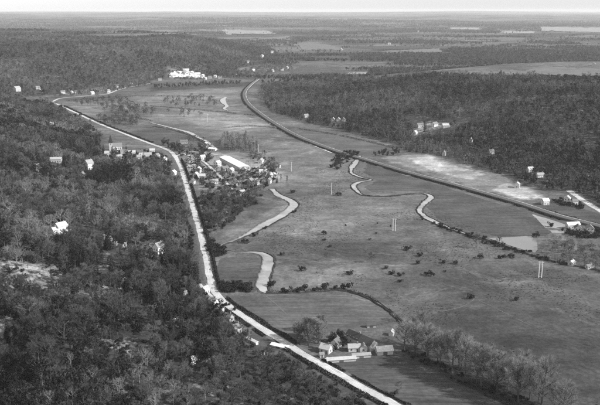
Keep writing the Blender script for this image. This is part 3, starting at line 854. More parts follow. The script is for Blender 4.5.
def mass(name, label, cat, pts, kinds, scl):
    r = np.random.default_rng(len(pts))
    me = bpy.data.meshes.new(name); me.from_pydata(np.asarray(pts).tolist(), [], [])
    pick = np.array([pstart[k] + r.integers(0, len(K[k])) for k in kinds], np.int32)
    me.attributes.new('pick', 'INT', 'POINT').data.foreach_set('value', pick)
    n = len(pts)
    tv = np.zeros((n, 3), np.float32); tv[:, 2] = r.uniform(0, 6.28, n); tv[:, :2] = r.normal(0, 0.04, (n, 2))
    sv = np.stack([scl * r.uniform(0.85, 1.15, n), scl * r.uniform(0.85, 1.15, n), scl], 1).astype(np.float32)
    me.attributes.new('turn', 'FLOAT_VECTOR', 'POINT').data.foreach_set('vector', tv.ravel())
    me.attributes.new('size', 'FLOAT_VECTOR', 'POINT').data.foreach_set('vector', sv.ravel())
    o = tag(obj(name, me), label, cat, kind='stuff')
    md = o.modifiers.new('scatter', 'NODES'); md.node_group = SCATTER
    return o

def plant(kind, name, x, y, z, s, label, cat, group, r=random):
    p = r.choice(K[kind])
    w_ = (0.7, 1.6) if 'bush' in kind else (0.88, 1.14)
    e = empty(name, (x, y, z), r.uniform(0, 6.28), (s * r.uniform(*w_), s * r.uniform(*w_), s * r.uniform(0.85, 1.15)))
    tag(e, label, cat, group)
    obj('trunk' if 'bush' not in kind else 'stems', p.trunk, e); obj('crown' if 'bush' not in kind else 'foliage', p.crown, e)
    return e

# ------------------------------------------------------------------ buildings
KEEP_OUT = []       # (x, y, radius) trees stay clear of these
WIN = {}
def win_mesh(w, h):
    k = (round(w, 2), round(h, 2))
    if k not in WIN:
        b = MB()
        b.box(-w / 2, w / 2, -0.03, 0.03, -h / 2, h / 2, 1)
        for x0, x1, z0, z1 in ((-w / 2 - .09, -w / 2, -h / 2 - .09, h / 2 + .09), (w / 2, w / 2 + .09, -h / 2 - .09, h / 2 + .09), (-w / 2, w / 2, h / 2, h / 2 + .09), (-w / 2, w / 2, -h / 2 - .09, -h / 2), (-0.03, 0.03, -h / 2, h / 2)):
            b.box(x0, x1, -0.07, 0.05, z0, z1, 0)
        WIN[k] = b.build('window', [M['frame'], M['glass']])
    return WIN[k]
def house(name, label, cat, px, py, L, W, eave, rise, ang, wall='render', roof='tile', win=True, chim=1, group=None, loc=None, hip=False, door=True, sink=0.4):
    x, y, z = loc if loc else P(px, py)
    c, s = math.cos(R(ang)), math.sin(R(ang))
    zs = hm([x + c * a * L / 2 - s * b * W / 2 for a in (-1, 1) for b in (-1, 1)], [y + s * a * L / 2 + c * b * W / 2 for a in (-1, 1) for b in (-1, 1)])
    z = float(zs.min()); dz = float(zs.max() - zs.min())
    if dz > 1.2: z += dz * 0.4
    root = tag(empty(name, (x, y, z), R(ang)), label, cat, group)
    KEEP_OUT.append((x, y, max(L, W) * 0.62 + 2.5))
    b = MB(); hl_, hw = L / 2, W / 2; k = sink + dz
    b.box(-hl_, hl_, -hw, hw, -k, eave)
    if not hip:
        for e in (-hl_, hl_):
            q = len(b.V); b.V += [(e, -hw, eave), (e, hw, eave), (e, 0, eave + rise * 0.97)]; b.F.append((q, q + 1, q + 2) if e > 0 else (q + 1, q, q + 2)); b.I.append(0)
    wl_o = obj('wall', b.build('wall', [M[wall]]), root)
    rf = MB(); ov = 0.45; th = 0.22
    rx = hl_ - (W * 0.45 if hip else -ov)
    zl = eave - rise * ov / hw
    for sd in (-1, 1):
        A, B_, C_, D_ = (-hl_ - ov, sd * (hw + ov), zl + 0.06), (hl_ + ov, sd * (hw + ov), zl + 0.06), (rx, 0, eave + rise + 0.06), (-rx, 0, eave + rise + 0.06)
        up = lambda v: (v[0], v[1], v[2] + th)
        q = [A, B_, C_, D_] if sd < 0 else [B_, A, D_, C_]
        rf.quad(*[up(v) for v in q]); rf.quad(*q[::-1])
        rf.quad(q[0], q[1], up(q[1]), up(q[0]))
        if not hip:
            rf.quad(q[1], q[2], up(q[2]), up(q[1])); rf.quad(q[3], q[0], up(q[0]), up(q[3]))
    if hip:
        for e in (-1, 1):
            A, B_, C_ = (e * (hl_ + ov), -hw - ov, zl + 0.06 + th), (e * (hl_ + ov), hw + ov, zl + 0.06 + th), (e * rx, 0, eave + rise + 0.06 + th)
            q = len(rf.V); rf.V += [A, B_, C_]; rf.F.append((q, q + 1, q + 2) if e > 0 else (q + 1, q, q + 2)); rf.I.append(0)
    ro = obj('roof', rf.build('roof', [M[roof]]), root)
    for i in range(chim):
        cx = (hl_ - 1.0) * (1 if i == 0 else -1) * 0.8; cb = MB()
        cb.box(cx - .35, cx + .35, -.3, .3, eave + rise - 0.9, eave + rise + 1.3); cb.box(cx - .45, cx + .45, -.4, .4, eave + rise + 1.3, eave + rise + 1.45)
        obj('chimney', cb.build('chimney', [M['brick']]), ro)
    if win:
        fl = 2 if eave > 4.4 else 1; n = max(2, int(L / 2.9)); wm = win_mesh(0.95, 1.35)
        for f in range(fl):
            zc = 1.6 + f * 2.7
            for i in range(n):
                xx = -hl_ + L * (i + 0.5) / n
                for sd in (-1, 1):
                    if door and f == 0 and sd < 0 and i == n // 2: continue
                    obj('window', wm, root, (xx, sd * (hw + 0.03), zc), 0 if sd < 0 else math.pi)
            for e in (-1, 1):
                for yy in ((-W * 0.22, W * 0.22) if W > 6 else (0,)):
                    obj('window', wm, root, (e * (hl_ + 0.03), yy, zc), e * math.pi / 2)
        if door:
            i = n // 2; xx = -hl_ + L * (i + 0.5) / n
            d = MB(); d.box(-.5, .5, -0.04, 0.05, 0, 2.1)
            obj('door', d.build('door', [M['wood']]), root, (xx, -hw - 0.03, 0.02))
    elif door:
        dh = min(2.6, eave * 0.8); dw = min(1.3, L * 0.2)
        d = MB(); d.box(-dw, dw, -0.05, 0.05, 0, dh)
        obj('barn_door', d.build('barn_door', [M['wood']]), root, (0, -hw - 0.04, 0.02))
    return root

# farm by the road (bottom centre)
house('farm_barn', 'long farm barn with grey roof and bright white gable end', 'barn', 365, 346.5, 16, 7.5, 4.2, 3.0, -50, 'render', 'oldtile', False, 0)
house('farm_house', 'farmhouse with dark roof and white gable behind the long barn', 'house', 355.5, 342.5, 12, 6.2, 4.8, 2.6, -50, 'render', 'slate')
house('farm_shed', 'pale-roofed farm shed standing right of the white gabled barn', 'shed', 384, 353, 10, 6.5, 2.8, 2.0, 10, 'render', 'zinc', False, 0)
house('farm_house', 'low white farmhouse wing in front of the dark-roofed farmhouse', 'house', 354, 350.5, 7.5, 4.6, 2.8, 1.8, 4, 'render', 'paleroof')
house('farm_outbuilding', 'small white gabled outbuilding wedged between farmhouse and barn', 'outbuilding', 363.5, 351, 4.5, 4.5, 3.0, 1.8, 88, 'render', 'tile', True, 0)
house('farm_outbuilding', 'long low pale roof along the farm field edge nearest the road', 'outbuilding', 341, 361, 18, 3.6, 1.8, 1.0, 10, 'stone', 'paleroof', False, 0)
house('farm_outbuilding', 'low pale-roofed range in front of the farm yard beside field', 'outbuilding', 361, 357, 11.5, 3.4, 1.8, 0.9, 10, 'stone', 'paleroof', False, 0)
house('cottage', 'small white cottage among trees at the roadside end of the farm', 'cottage', 326, 352, 6.5, 5.5, 3.2, 2.4, -30, 'render', 'paleroof')
house('cottage', 'dark-roofed cottage under the dark trees left of the farmhouse', 'cottage', 336, 346.5, 6, 5.2, 3.4, 2.4, 60, 'render', 'tile')
house('garden_hut', 'tiny white hut beside the road at the farm corner', 'hut', 321.5, 357, 2.6, 2.4, 2.2, 0.9, 20, 'render', 'tile', False, 0)
house('garden_hut', 'small white hut under bare trees right of the farm', 'hut', 391.5, 335, 4, 3, 2.4, 1.2, 70, 'render', 'paleroof', False, 0)
house('cart_shed', 'dark low cart shed in the meadow behind the farm', 'shed', 371, 327, 6, 3, 1.9, 0.9, 8, 'stone', 'slate', False, 0)
# junction houses on the main road
house('house', 'white house at the road bend where the hillside lane joins', 'house', 205, 293, 6, 4.6, 3.6, 2.0, 62, 'render', 'paleroof')
house('house', 'white house on the left verge just below the road bend', 'house', 213.5, 304.5, 6.5, 4.6, 3.4, 1.9, -40, 'render', 'paleroof')
house('shed', 'little white shed touching the road below the bend', 'shed', 221, 311, 4, 3, 2.4, 1.2, -40, 'render', 'paleroof', False, 0)
house('house', 'dark-roofed house below the road bend behind round shrubs', 'house', 229, 320.5, 6, 4.6, 3.4, 2.0, -42, 'stone', 'tile')
house('house', 'white gabled house beside the dark conifer below the bend', 'house', 236.5, 332, 5.5, 5, 3.8, 2.2, 40, 'render', 'tile')
house('shed', 'long narrow white-roofed shed lying aslant below the road', 'shed', 252.5, 342.5, 10, 2.0, 1.8, 0.6, -50, 'render', 'zinc', False, 0)
house('greenhouse', 'pale flat glasshouse lying along the lower edge of road', 'greenhouse', 279.5, 347, 11, 4, 1.2, 0.7, -30, 'render', 'zinc', False, 0)
# hillside villas in the left wood
house('villa', 'large white villa on the wooded slope at far left', 'villa', 61, 233, 10, 8, 7.5, 3.0, 50, 'whitewash', 'paleroof', chim=2)
house('villa_annexe', 'low white annexe attached beside the large hillside villa', 'annexe', 54.5, 234, 5, 5, 4.8, 2.2, 50, 'whitewash', 'paleroof')
house('villa', 'white house in the wood with tall gable beside a dark yew', 'villa', 159, 253, 8, 7, 6.8, 3.4, 52, 'whitewash', 'paleroof')
house('villa', 'white turreted villa among trees left of the church', 'villa', 89, 169, 10, 8, 8, 4.5, 55, 'whitewash', 'paleroof', hip=False, chim=2)
house('cottage', 'white cottage just below the turreted villa in the wood', 'cottage', 82.5, 177, 7, 6, 4.4, 2.4, 80, 'render', 'paleroof')
house('house', 'pale-roofed house half hidden in trees above the turreted villa', 'house', 56, 162, 15, 8, 4.4, 2.2, 5, 'render', 'paleroof')
house('house', 'white house alone on the far wooded slope at left edge', 'house', 17, 91, 16, 11, 8, 4, 60, 'render', 'paleroof')
house('house', 'smaller pale house right of the lone house on far slope', 'house', 38, 89.5, 12, 9, 6, 3, 40, 'render', 'paleroof')
# far hamlet along the lane
for i, (x, y, L, a) in enumerate([(63, 93.5, 11, 20), (71, 94, 10, 70), (77, 93.5, 12, 30), (92, 94.5, 11, 60), (101, 91, 12, 10), (108, 92.5, 10, 50), (117, 87.5, 13, 20), (131, 85.5, 11, 70)]):
    ords = ['first', 'second', 'third', 'fourth', 'fifth', 'sixth', 'seventh', 'eighth'][i]
    house('house', '%s white house from the left along the far curving lane' % ords, 'house', x, y, L, 8, 5, 3, a, 'render', ['tile', 'paleroof'][i % 2], group='houses along the far lane')
# village
church = tag(empty('church', P(111, 150.5), R(15)), 'stone church with pointed dark spire at the left end of village', 'church')
KEEP_OUT.append((church.location.x, church.location.y, 16))
b = MB(); b.box(-2.6, 2.6, -2.6, 2.6, -0.3, 12); obj('tower', b.build('tower', [M['stone']]), church)
b = MB(); q = [(-3.2, -3.2, 12), (3.2, -3.2, 12), (3.2, 3.2, 12), (-3.2, 3.2, 12), (0, 0, 24)]
b.V = q; b.F = [(0, 1, 4), (1, 2, 4), (2, 3, 4), (3, 0, 4), (3, 2, 1, 0)]; b.I = [0] * 5; obj('spire', b.build('spire', [M['spire']]), church)
b = MB(); b.box(2.62, 16, -4, 4, -0.3, 6.5); k0 = len(b.V); b.V += [(16, -4, 6.5), (16, 4, 6.5), (16, 0, 11)]; b.F.append((k0, k0 + 1, k0 + 2)); b.I.append(0)
obj('nave', b.build('nave', [M['render']]), church)
b = MB()
for sd in (-1, 1):
    q = [(2.62, sd * 4.4, 6.2), (16.4, sd * 4.4, 6.2), (16.4, 0, 11.2), (2.62, 0, 11.2)]
    b.quad(*(q if sd < 0 else q[::-1]))
obj('nave_roof', b.build('nave_roof', [M['tile']]), church)
for sd in (-1, 1):
    for i in range(4): obj('window', win_mesh(1.0, 2.4), church, (4.6 + i * 3, sd * 4.03, 3.4), 0 if sd < 0 else math.pi)
obj('window', win_mesh(1.0, 1.8), church, (0, -2.63, 10), 0)
VILL = [  # px, py, length, width, eaves, rise, angle, wall, roof, label
 (117, 151, 9, 7, 5, 3, 70, 'render', 'paleroof', 'white house against the right side of the church'),
 (108, 156, 9, 6, 4.4, 2.6, 10, 'render', 'paleroof', 'pale house in the trees just below the church'),
 (124, 154, 10, 7, 4.4, 3, 15, 'render', 'tile', 'first tiled house right of the church in the back row'),
 (120, 159, 9, 6, 4, 2.4, 20, 'stone', 'paleroof', 'grey stone cottage below the back row beside the wood'),
 (132, 155, 10, 7, 4.6, 2.8, 12, 'render', 'paleroof', 'second house right of the church, pale roof, back row'),
 (140, 154.5, 9, 7, 4.4, 2.8, 20, 'render', 'tile', 'third house right of the church, dark roof, back row'),
 (139, 159, 8, 6, 4, 2.4, 10, 'render', 'paleroof', 'pale cottage below the third back-row house'),
 (148, 157, 10, 7, 4.4, 2.6, 14, 'render', 'paleroof', 'white house at the end of the back row near road bend'),
 (152, 152, 8, 5.5, 3.2, 2.2, 15, 'render', 'paleroof', 'small white house close under the road before the bend'),
 (157, 157.5, 8, 6, 3.8, 2.4, 70, 'render', 'tile', 'tiled house between the back row and the road bend'),
 (164, 161.5, 8, 6.5, 4.2, 2.4, 80, 'render', 'paleroof', 'tall white house inside the curve of the road'),
 (173.5, 175, 7, 6, 4.0, 2.4, 75, 'render', 'zinc', 'bright white house touching the left side of the main road'),
 (184, 143.5, 12, 6, 3.6, 2.4, 8, 'stone', 'tile', 'dark-roofed barn behind the dark trees above the bend'),
 (187.5, 163, 7, 5.5, 5.2, 2.4, 75, 'render', 'tile', 'narrow white house on the right corner of road bend'),
 (193.5, 159.5, 7, 6, 4.4, 2.6, 20, 'render', 'tile', 'small tiled house behind the narrow corner house'),
 (191.5, 170.5, 10.5, 7.5, 5.4, 2.8, 4, 'render', 'paleroof', 'big square white house with broad pale roof right of road'),
 (196, 177.5, 8, 6, 4.4, 2.4, 80, 'render', 'paleroof', 'white house just below the big square house'),
 (192.5, 184, 7, 5.5, 4.2, 2.4, 75, 'render', 'tile', 'white cottage on right road edge below the big square house'),
 (198.5, 172.5, 8, 6.5, 5, 2.6, 80, 'render', 'paleroof', 'tall pale house right of the big square house'),
 (202, 178.5, 8, 6, 4, 2.4, 10, 'render', 'paleroof', 'low white cottage between the tall pale house and lane'),
 (202.5, 159.5, 7, 6, 4.4, 2.4, 30, 'render', 'paleroof', 'white cottage at the top end of the village lane'),
 (206, 147, 8, 6, 5, 3, 70, 'render', 'paleroof', 'pale house beside the tall dark conifer above village'),
 (212.5, 150.5, 12, 5, 3, 1.8, -25, 'render', 'zinc', 'pale long shed by the river above the village'),
 (217.5, 166, 9, 7, 5, 2.8, 60, 'render', 'paleroof', 'white house right of lane beneath the big white hall'),
 (225, 171.5, 9, 7, 4.8, 2.6, 40, 'render', 'tile', 'white-walled tiled house in front of the hall long wall'),
 (231, 172.5, 7, 6, 4.2, 2.4, 60, 'render', 'paleroof', 'small pale house close to the near end of hall'),
 (214, 183.5, 10, 7, 3.6, 2.2, 10, 'render', 'paleroof', 'low pale house left of the lower lane among gardens'),
 (235, 186, 6, 5.5, 4.4, 3, 80, 'render', 'slate', 'little white gabled house at the foot of the lane'),
 (250.5, 184, 8, 6.5, 4.6, 2.8, 70, 'render', 'tile', 'left one of a white pair of houses below the hall'),
 (256, 184.5, 8, 6.5, 4.6, 2.8, 70, 'render', 'tile', 'right one of a white pair of houses below the hall'),
 (263, 174, 10, 7, 4, 2.6, 5, 'render', 'paleroof', 'pale-roofed house right of the hall end'),
 (261, 163, 10, 6, 4, 2.4, 75, 'render', 'paleroof', 'pale house behind the big pale bush right of hall'),
 (273, 177, 10, 6, 3.4, 2.2, 10, 'render', 'zinc', 'bright low shed near the poplar clump right of village'),
 (269, 183, 8, 6, 4, 2.4, 75, 'render', 'tile', 'house at the river bank right of the white pair'),
 (276, 167.5, 12, 6, 3, 1.6, -15, 'render', 'paleroof', 'pale outlying shed at the right edge of the village'),
 (242, 194.5, 6, 5, 3.6, 2, 30, 'render', 'paleroof', 'lowest small white house in the village by dark thicket'),
]
for (x, y, L, W, e, rs_, a, wm, rm, lab) in VILL:
    house('house', lab, 'house', x, y, L, W, e, rs_, a, wm, rm, group='village houses')
A_, B_ = np.array(P(244.5, 171)[:2]), np.array(P(224.5, 160.5)[:2]); d_ = A_ - B_
house('factory_hall', 'long hall with brilliant white curved-looking roof at the village edge', 'hall', 0, 0, float(np.linalg.norm(d_)), 15, 5.5, 1.5, math.degrees(math.atan2(d_[1], d_[0])), 'render', 'zinc', True, 0, loc=(*(A_ + B_) / 2, 0), door=False)
# right-hand settlement by the railway
for (x, y, L, W, e, rs_, a, wm, rm, lab) in [
 (545, 204.5, 7, 6, 4.6, 2.4, 15, 'render', 'zinc', 'bright white cottage between pale field and railway at right'),
 (567, 202.5, 9, 7, 5, 2.8, 70, 'render', 'paleroof', 'pale house beside the station road top end'),
 (574.5, 204.5, 6, 5, 4, 2.2, 10, 'render', 'tile', 'small white house just below the station road'),
 (572.5, 228, 13, 6, 4, 2.2, 12, 'render', 'zinc', 'bright-roofed station building on the near side of railway'),
 (577.5, 232.5, 8, 7, 5, 2.8, 75, 'render', 'tile', 'left white gabled house below the station building'),
 (589.5, 232.5, 8, 7, 5, 2.8, 80, 'render', 'tile', 'right white gabled house below the station building'),
 (517, 187.5, 8, 6, 4.4, 2.4, 70, 'render', 'paleroof', 'white barn at the top edge of the pale field'),
 (571.5, 265, 6, 4.5, 2.6, 1.6, 50, 'stone', 'paleroof', 'pale shed among bare scrub at lower right bank'),
 (589, 268.5, 5.5, 4, 2.4, 1.5, 20, 'stone', 'tile', 'little pale shed in the scrub at the right edge')]:
    house('house', lab, 'house', x, y, L, W, e, rs_, a, wm, rm)
# houses in the right-hand wood
for (x, y, L, W, e, rs_, a, lab) in [
 (333, 121.5, 9, 8, 6, 3, 80, 'left of three white houses at the edge of right wood'),
 (338.5, 121.5, 9, 8, 6, 3, 80, 'middle of three white houses at the edge of right wood'),
 (343.5, 121.5, 8, 8, 5.5, 3, 80, 'right of three white houses at the edge of right wood'),
 (306, 117.5, 11, 8, 5, 3, 30, 'pale house at the wood edge beyond the railway curve'),
 (420, 127, 15, 10, 5, 3, 20, 'pale house left in the clearing of the right wood'),
 (434.5, 126.5, 13, 10, 6, 3, 40, 'pale house in the middle of the right wood clearing'),
 (445.5, 127.5, 15, 10, 5, 3, 10, 'pale house right in the clearing of the right wood'),
 (415, 134, 10, 8, 4, 3, 60, 'lower pale cottage below the right wood clearing'),
 (444, 155.5, 8, 6, 5, 3, 70, 'white cottage at the wood edge above the pale field'),
 (471, 142, 8, 6, 5, 3, 60, 'lone white cottage deep in the right wood'),
 (491, 154, 10, 7, 5, 3, 20, 'pale-roofed cottage in trees above the pale field'),
 (530, 172, 10, 7, 5, 3, 20, 'pale cottage among trees toward the station road'),
 (540, 177, 12, 7, 4, 2.4, 15, 'long pale shed among trees near the station road')]:
    house('house', lab, 'house', x, y, L * 0.8, W * 0.8, e * 0.85, rs_, a, 'stone' if len(lab) % 3 else 'render', 'tile' if len(lab) % 2 else 'paleroof')
# white works buildings standing in the sand pit
for i, (x, y, L, W, e, a, lab) in enumerate([(173, 76.6, 16, 11, 7, 20, 'low white works building at the left end of sand pit'), (179.5, 75, 18, 12, 9, 75, 'white works building left of the pit centre'), (186, 73.2, 20, 13, 12, 10, 'tallest white works building high in the sand pit'),
    (191.5, 74.8, 14, 11, 9, 60, 'white works building right of the tallest one'), (197.5, 75.6, 18, 12, 7, 15, 'broad white works building toward the right end of pit'), (202.5, 77, 12, 10, 6, 70, 'small white works building at the right end of pit')]):
    house('works_building', lab, 'building', x, y, L, W, e, 3.0, a, 'render', 'zinc', chim=0, door=False)
# far houses
FAR = [(210, 78.5, 'below right of the sand pit'), (215, 77.5, 'second right of the sand pit'), (220, 78.5, 'third right of the sand pit'), (205, 79.5, 'at the right foot of the sand pit'), (160, 80.5, 'at the left foot of the sand pit'),
       (253, 71.5, 'at the left end of far valley hamlet'), (268, 71, 'left in the far valley hamlet'), (272.5, 72, 'in the middle of the far valley hamlet'), (282, 70.5, 'toward the right of far valley hamlet'), (287, 69, 'at the right end of far valley hamlet'),
       (248, 63, 'on the slope above the far valley hamlet'), (262, 57, 'high at the end of the wooded spur'), (389, 44.5, 'alone on the pale far slope beyond the valley'), (593.5, 66, 'alone on the far right field edge'),
       (272, 53, 'beyond the tip of the wooded spur'), (341, 50.5, 'left on the far plateau farm'), (418, 32, 'on the distant plateau'), (236, 76.5, 'between sand pit and far valley hamlet')]
for i, (x, y, lab) in enumerate(FAR):
    big = 0.85 + max(0, (80 - y)) / 60
    house('house', 'small white far-off house ' + lab, 'house', x, y, 12 * big, 9 * big, 6 * big, 3 * big, (i * 47) % 90, ['stone', 'stone', 'render'][i % 3], ['tile', 'paleroof'][i % 2], win=False, chim=0, door=False)

# ------------------------------------------------------------------ poles
def h_pylon(px, py, H, label):
    x, y, z = P(px, py)
    root = tag(empty('power_pylon', (x, y, z), R(-8)), label, 'pylon', 'twin-pole power pylons in the meadow')
    for sx in (-1.15, 1.15):
        b = MB(); b.tube([(sx, 0, -0.3), (sx, 0, H)], [0.34, 0.24], 6); obj('pole', b.build('pole', [M['concrete']]), root)
    b = MB(); b.box(-2.4, 2.4, -0.14, 0.14, H - 0.7, H - 0.4); b.box(-1.0, 1.0, -0.1, 0.1, 0.9, 1.15); obj('crossarm', b.build('crossarm', [M['concrete']]), root)
    for sx in (-2.2, 0, 2.2):
        b = MB(); b.tube([(sx, 0, H - 0.72), (sx, 0, H - 1.5)], [0.1, 0.13], 5); obj('insulator', b.build('insulator', [M['glass']]), root)
h_pylon(540, 277.5, 13.5, 'white twin-pole pylon nearest, beside the bare scrub at right')
h_pylon(394, 231, 12.5, 'white twin-pole pylon standing in the open middle meadow')
def pole(px, py, H, label, r=0.2):
    x, y, z = P(px, py)
    root = tag(empty('power_pole', (x, y, z)), label, 'pole', 'single power poles in the meadows')
    b = MB(); b.tube([(0, 0, -0.3), (0, 0, H)], [r * 1.2, r], 6); obj('pole', b.build('pole', [M['concrete']]), root)
    b = MB(); b.box(-0.9, 0.9, -0.08, 0.08, H - 0.5, H - 0.3); obj('crossarm', b.build('crossarm', [M['concrete']]), root)
pole(331.5, 194.5, 14, 'white pole in the meadow left of the meandering river', 0.28)
pole(291.5, 171.5, 13, 'white pole in the meadow right of the village')
pole(258.5, 153, 13, 'white pole beside the bare poplar grove')
pole(207.5, 122.5, 16, 'white pole in the far meadow above the river path')
pole(205, 102, 16, 'farthest white pole near the far pale water')
for i in range(5):
    x, y, z = P(258 + i * 3.2, 354.5 + i * 0.25)
    b = MB(); b.tube([(0, 0, -0.2), (0, 0, 1.9)], [0.14, 0.12], 5); b.tube([(0, 0, 1.88), (0, 0, 2.0)], [0.16, 0.02], 5)
    tag(obj('fence_post', b.build('fence_post', [M['concrete']]), None, (x, y, z)), '%s pale fence post from the left below the glasshouse' % ['first', 'second', 'third', 'fourth', 'fifth'][i], 'post', 'fence posts below the glasshouse')

# ------------------------------------------------------------------ hedges
def hedge(label, c, off, H, W, per_m, size=0.42, m='hedge', seed=0, gap=0.25, name='hedge'):
    r = np.random.default_rng(seed); nn = normals2(c)
    seg = np.linalg.norm(np.diff(c, axis=0), axis=1); s = np.concatenate([[0], np.cumsum(seg)])
    n = int(s[-1] * per_m); t = r.uniform(0, s[-1], n)
    keep = vnoise(t, t * 0, 9, seed + 1) > gap * 1.1; t = t[keep]; n = len(t)
    x = np.interp(t, s, c[:, 0]); y = np.interp(t, s, c[:, 1]); ox = np.interp(t, s, nn[:, 0]); oy = np.interp(t, s, nn[:, 1])
    hh = H * (0.55 + 0.9 * vnoise(t, t * 0, 7, seed + 2))
    a = r.uniform(0, math.pi, n); rr = r.uniform(0.7, 1.0, n)
    lat = off + np.cos(a) * rr * W / 2; z = np.sin(a) * rr * hh
    X, Y = x + ox * lat, y + oy * lat
    C = np.stack([X, Y, hm(X, Y) + np.maximum(z, 0.1)], 1)
    V, F = leafquads(r, C, unit(np.stack([ox * np.cos(a), oy * np.cos(a), np.sin(a)], 1) + r.normal(0, .6, (n, 3))), size)
    o0 = C.mean(0); o0[2] = 0
    return tag(obj(name, mesh(name, V - o0, F, M[m]), None, tuple(o0)), label, 'hedge')
def cut(c, px0, px1):
    q = proj(c[:, 0], c[:, 1], hm(c[:, 0], c[:, 1]))[1]
    return c[(q >= px0) & (q <= px1)]
hedge('dark clipped hedge along the right side of the straight far road', cut(c_road, 106, 144), 6.0, 2.4, 3.0, 12, 0.65, seed=1, gap=0.0)
hedge('dark hedge along the right side of road from village to bend', cut(c_road, 160, 292), 5.8, 3.0, 3.0, 24, 0.55, seed=2, gap=0.0)
hedge('dark hedge between the near road and the farm meadow', cut(c_road, 298, 350), 5.4, 2.4, 3.0, 28, 0.48, seed=3, gap=0.0)
hedge('low hedge between the near road and the farm field', cut(c_road, 358, 430), 5.0, 1.4, 1.9, 26, 0.4, seed=4, gap=0.06)
hedge('ragged hedge on the wood side of the near road', cut(c_road, 306, 430), -5.4, 1.8, 3.2, 24, 0.45, seed=5, gap=0.15)
hedge('dark lineside hedge along the near foot of railway embankment', c_rail, -7.4 if c_rail[0][1] > c_rail[-1][1] else 9.0, 1.9, 2.8, 13, 0.6, seed=6, gap=0.24)
hedge('reedy growth along the meandering river banks in the meadow', cut(c_east, 150, 258), -3.4, 1.1, 1.4, 5, 0.4, 'sedge', seed=7, gap=0.45, name='reed_bed')
hedge('dark reedy fringe on the right bank of pale river', cut(c_west, 196, 294), 6.2, 1.2, 1.2, 5, 0.4, 'sedge', seed=8, gap=0.5, name='reed_bed')
hedge('dark bank growth along the stream behind the farm meadow', c_ditch, 0.8, 1.7, 2.6, 9, 0.42, seed=9, gap=0.25, name='reed_bed')

for i, (pts, H_, lab) in enumerate([
    ([(66, 101), (100, 98.5), (150, 96), (215, 97.5)], 3.5, 'ragged hedgerow across the top of the far left meadow'),
    ([(150, 106), (185, 109), (225, 112.5), (262, 116.5)], 2.6, 'thin hedgerow through the far meadow left of railway curve'),
    ([(95, 121), (125, 117), (152, 121)], 3.5, 'hedgerow behind the copse by the straight far road'),
    ([(228, 127.5), (250, 126), (275, 128)], 1.8, 'short low hedge in the pale far meadow'),
    ([(152, 126.5), (175, 131.5), (195, 139), (214, 151)], 1.6, 'dark fringe on the near bank of the upper river'),
    ([(298, 129), (330, 134), (362, 140.5), (394, 148)], 3.0, 'hedgerow under the right wood beyond the railway'),
    ([(540, 209), (570, 217.5), (602, 226), (660, 243)], 2.2, 'hedge on the far side of the railway at right')]):
    hedge(lab, px_line(pts, 8.0), 3.0 if i == 4 else 0.0, H_ * 0.8, 4.0, 7, 0.6, 'hedge_mix', seed=20 + i, gap=0.1)
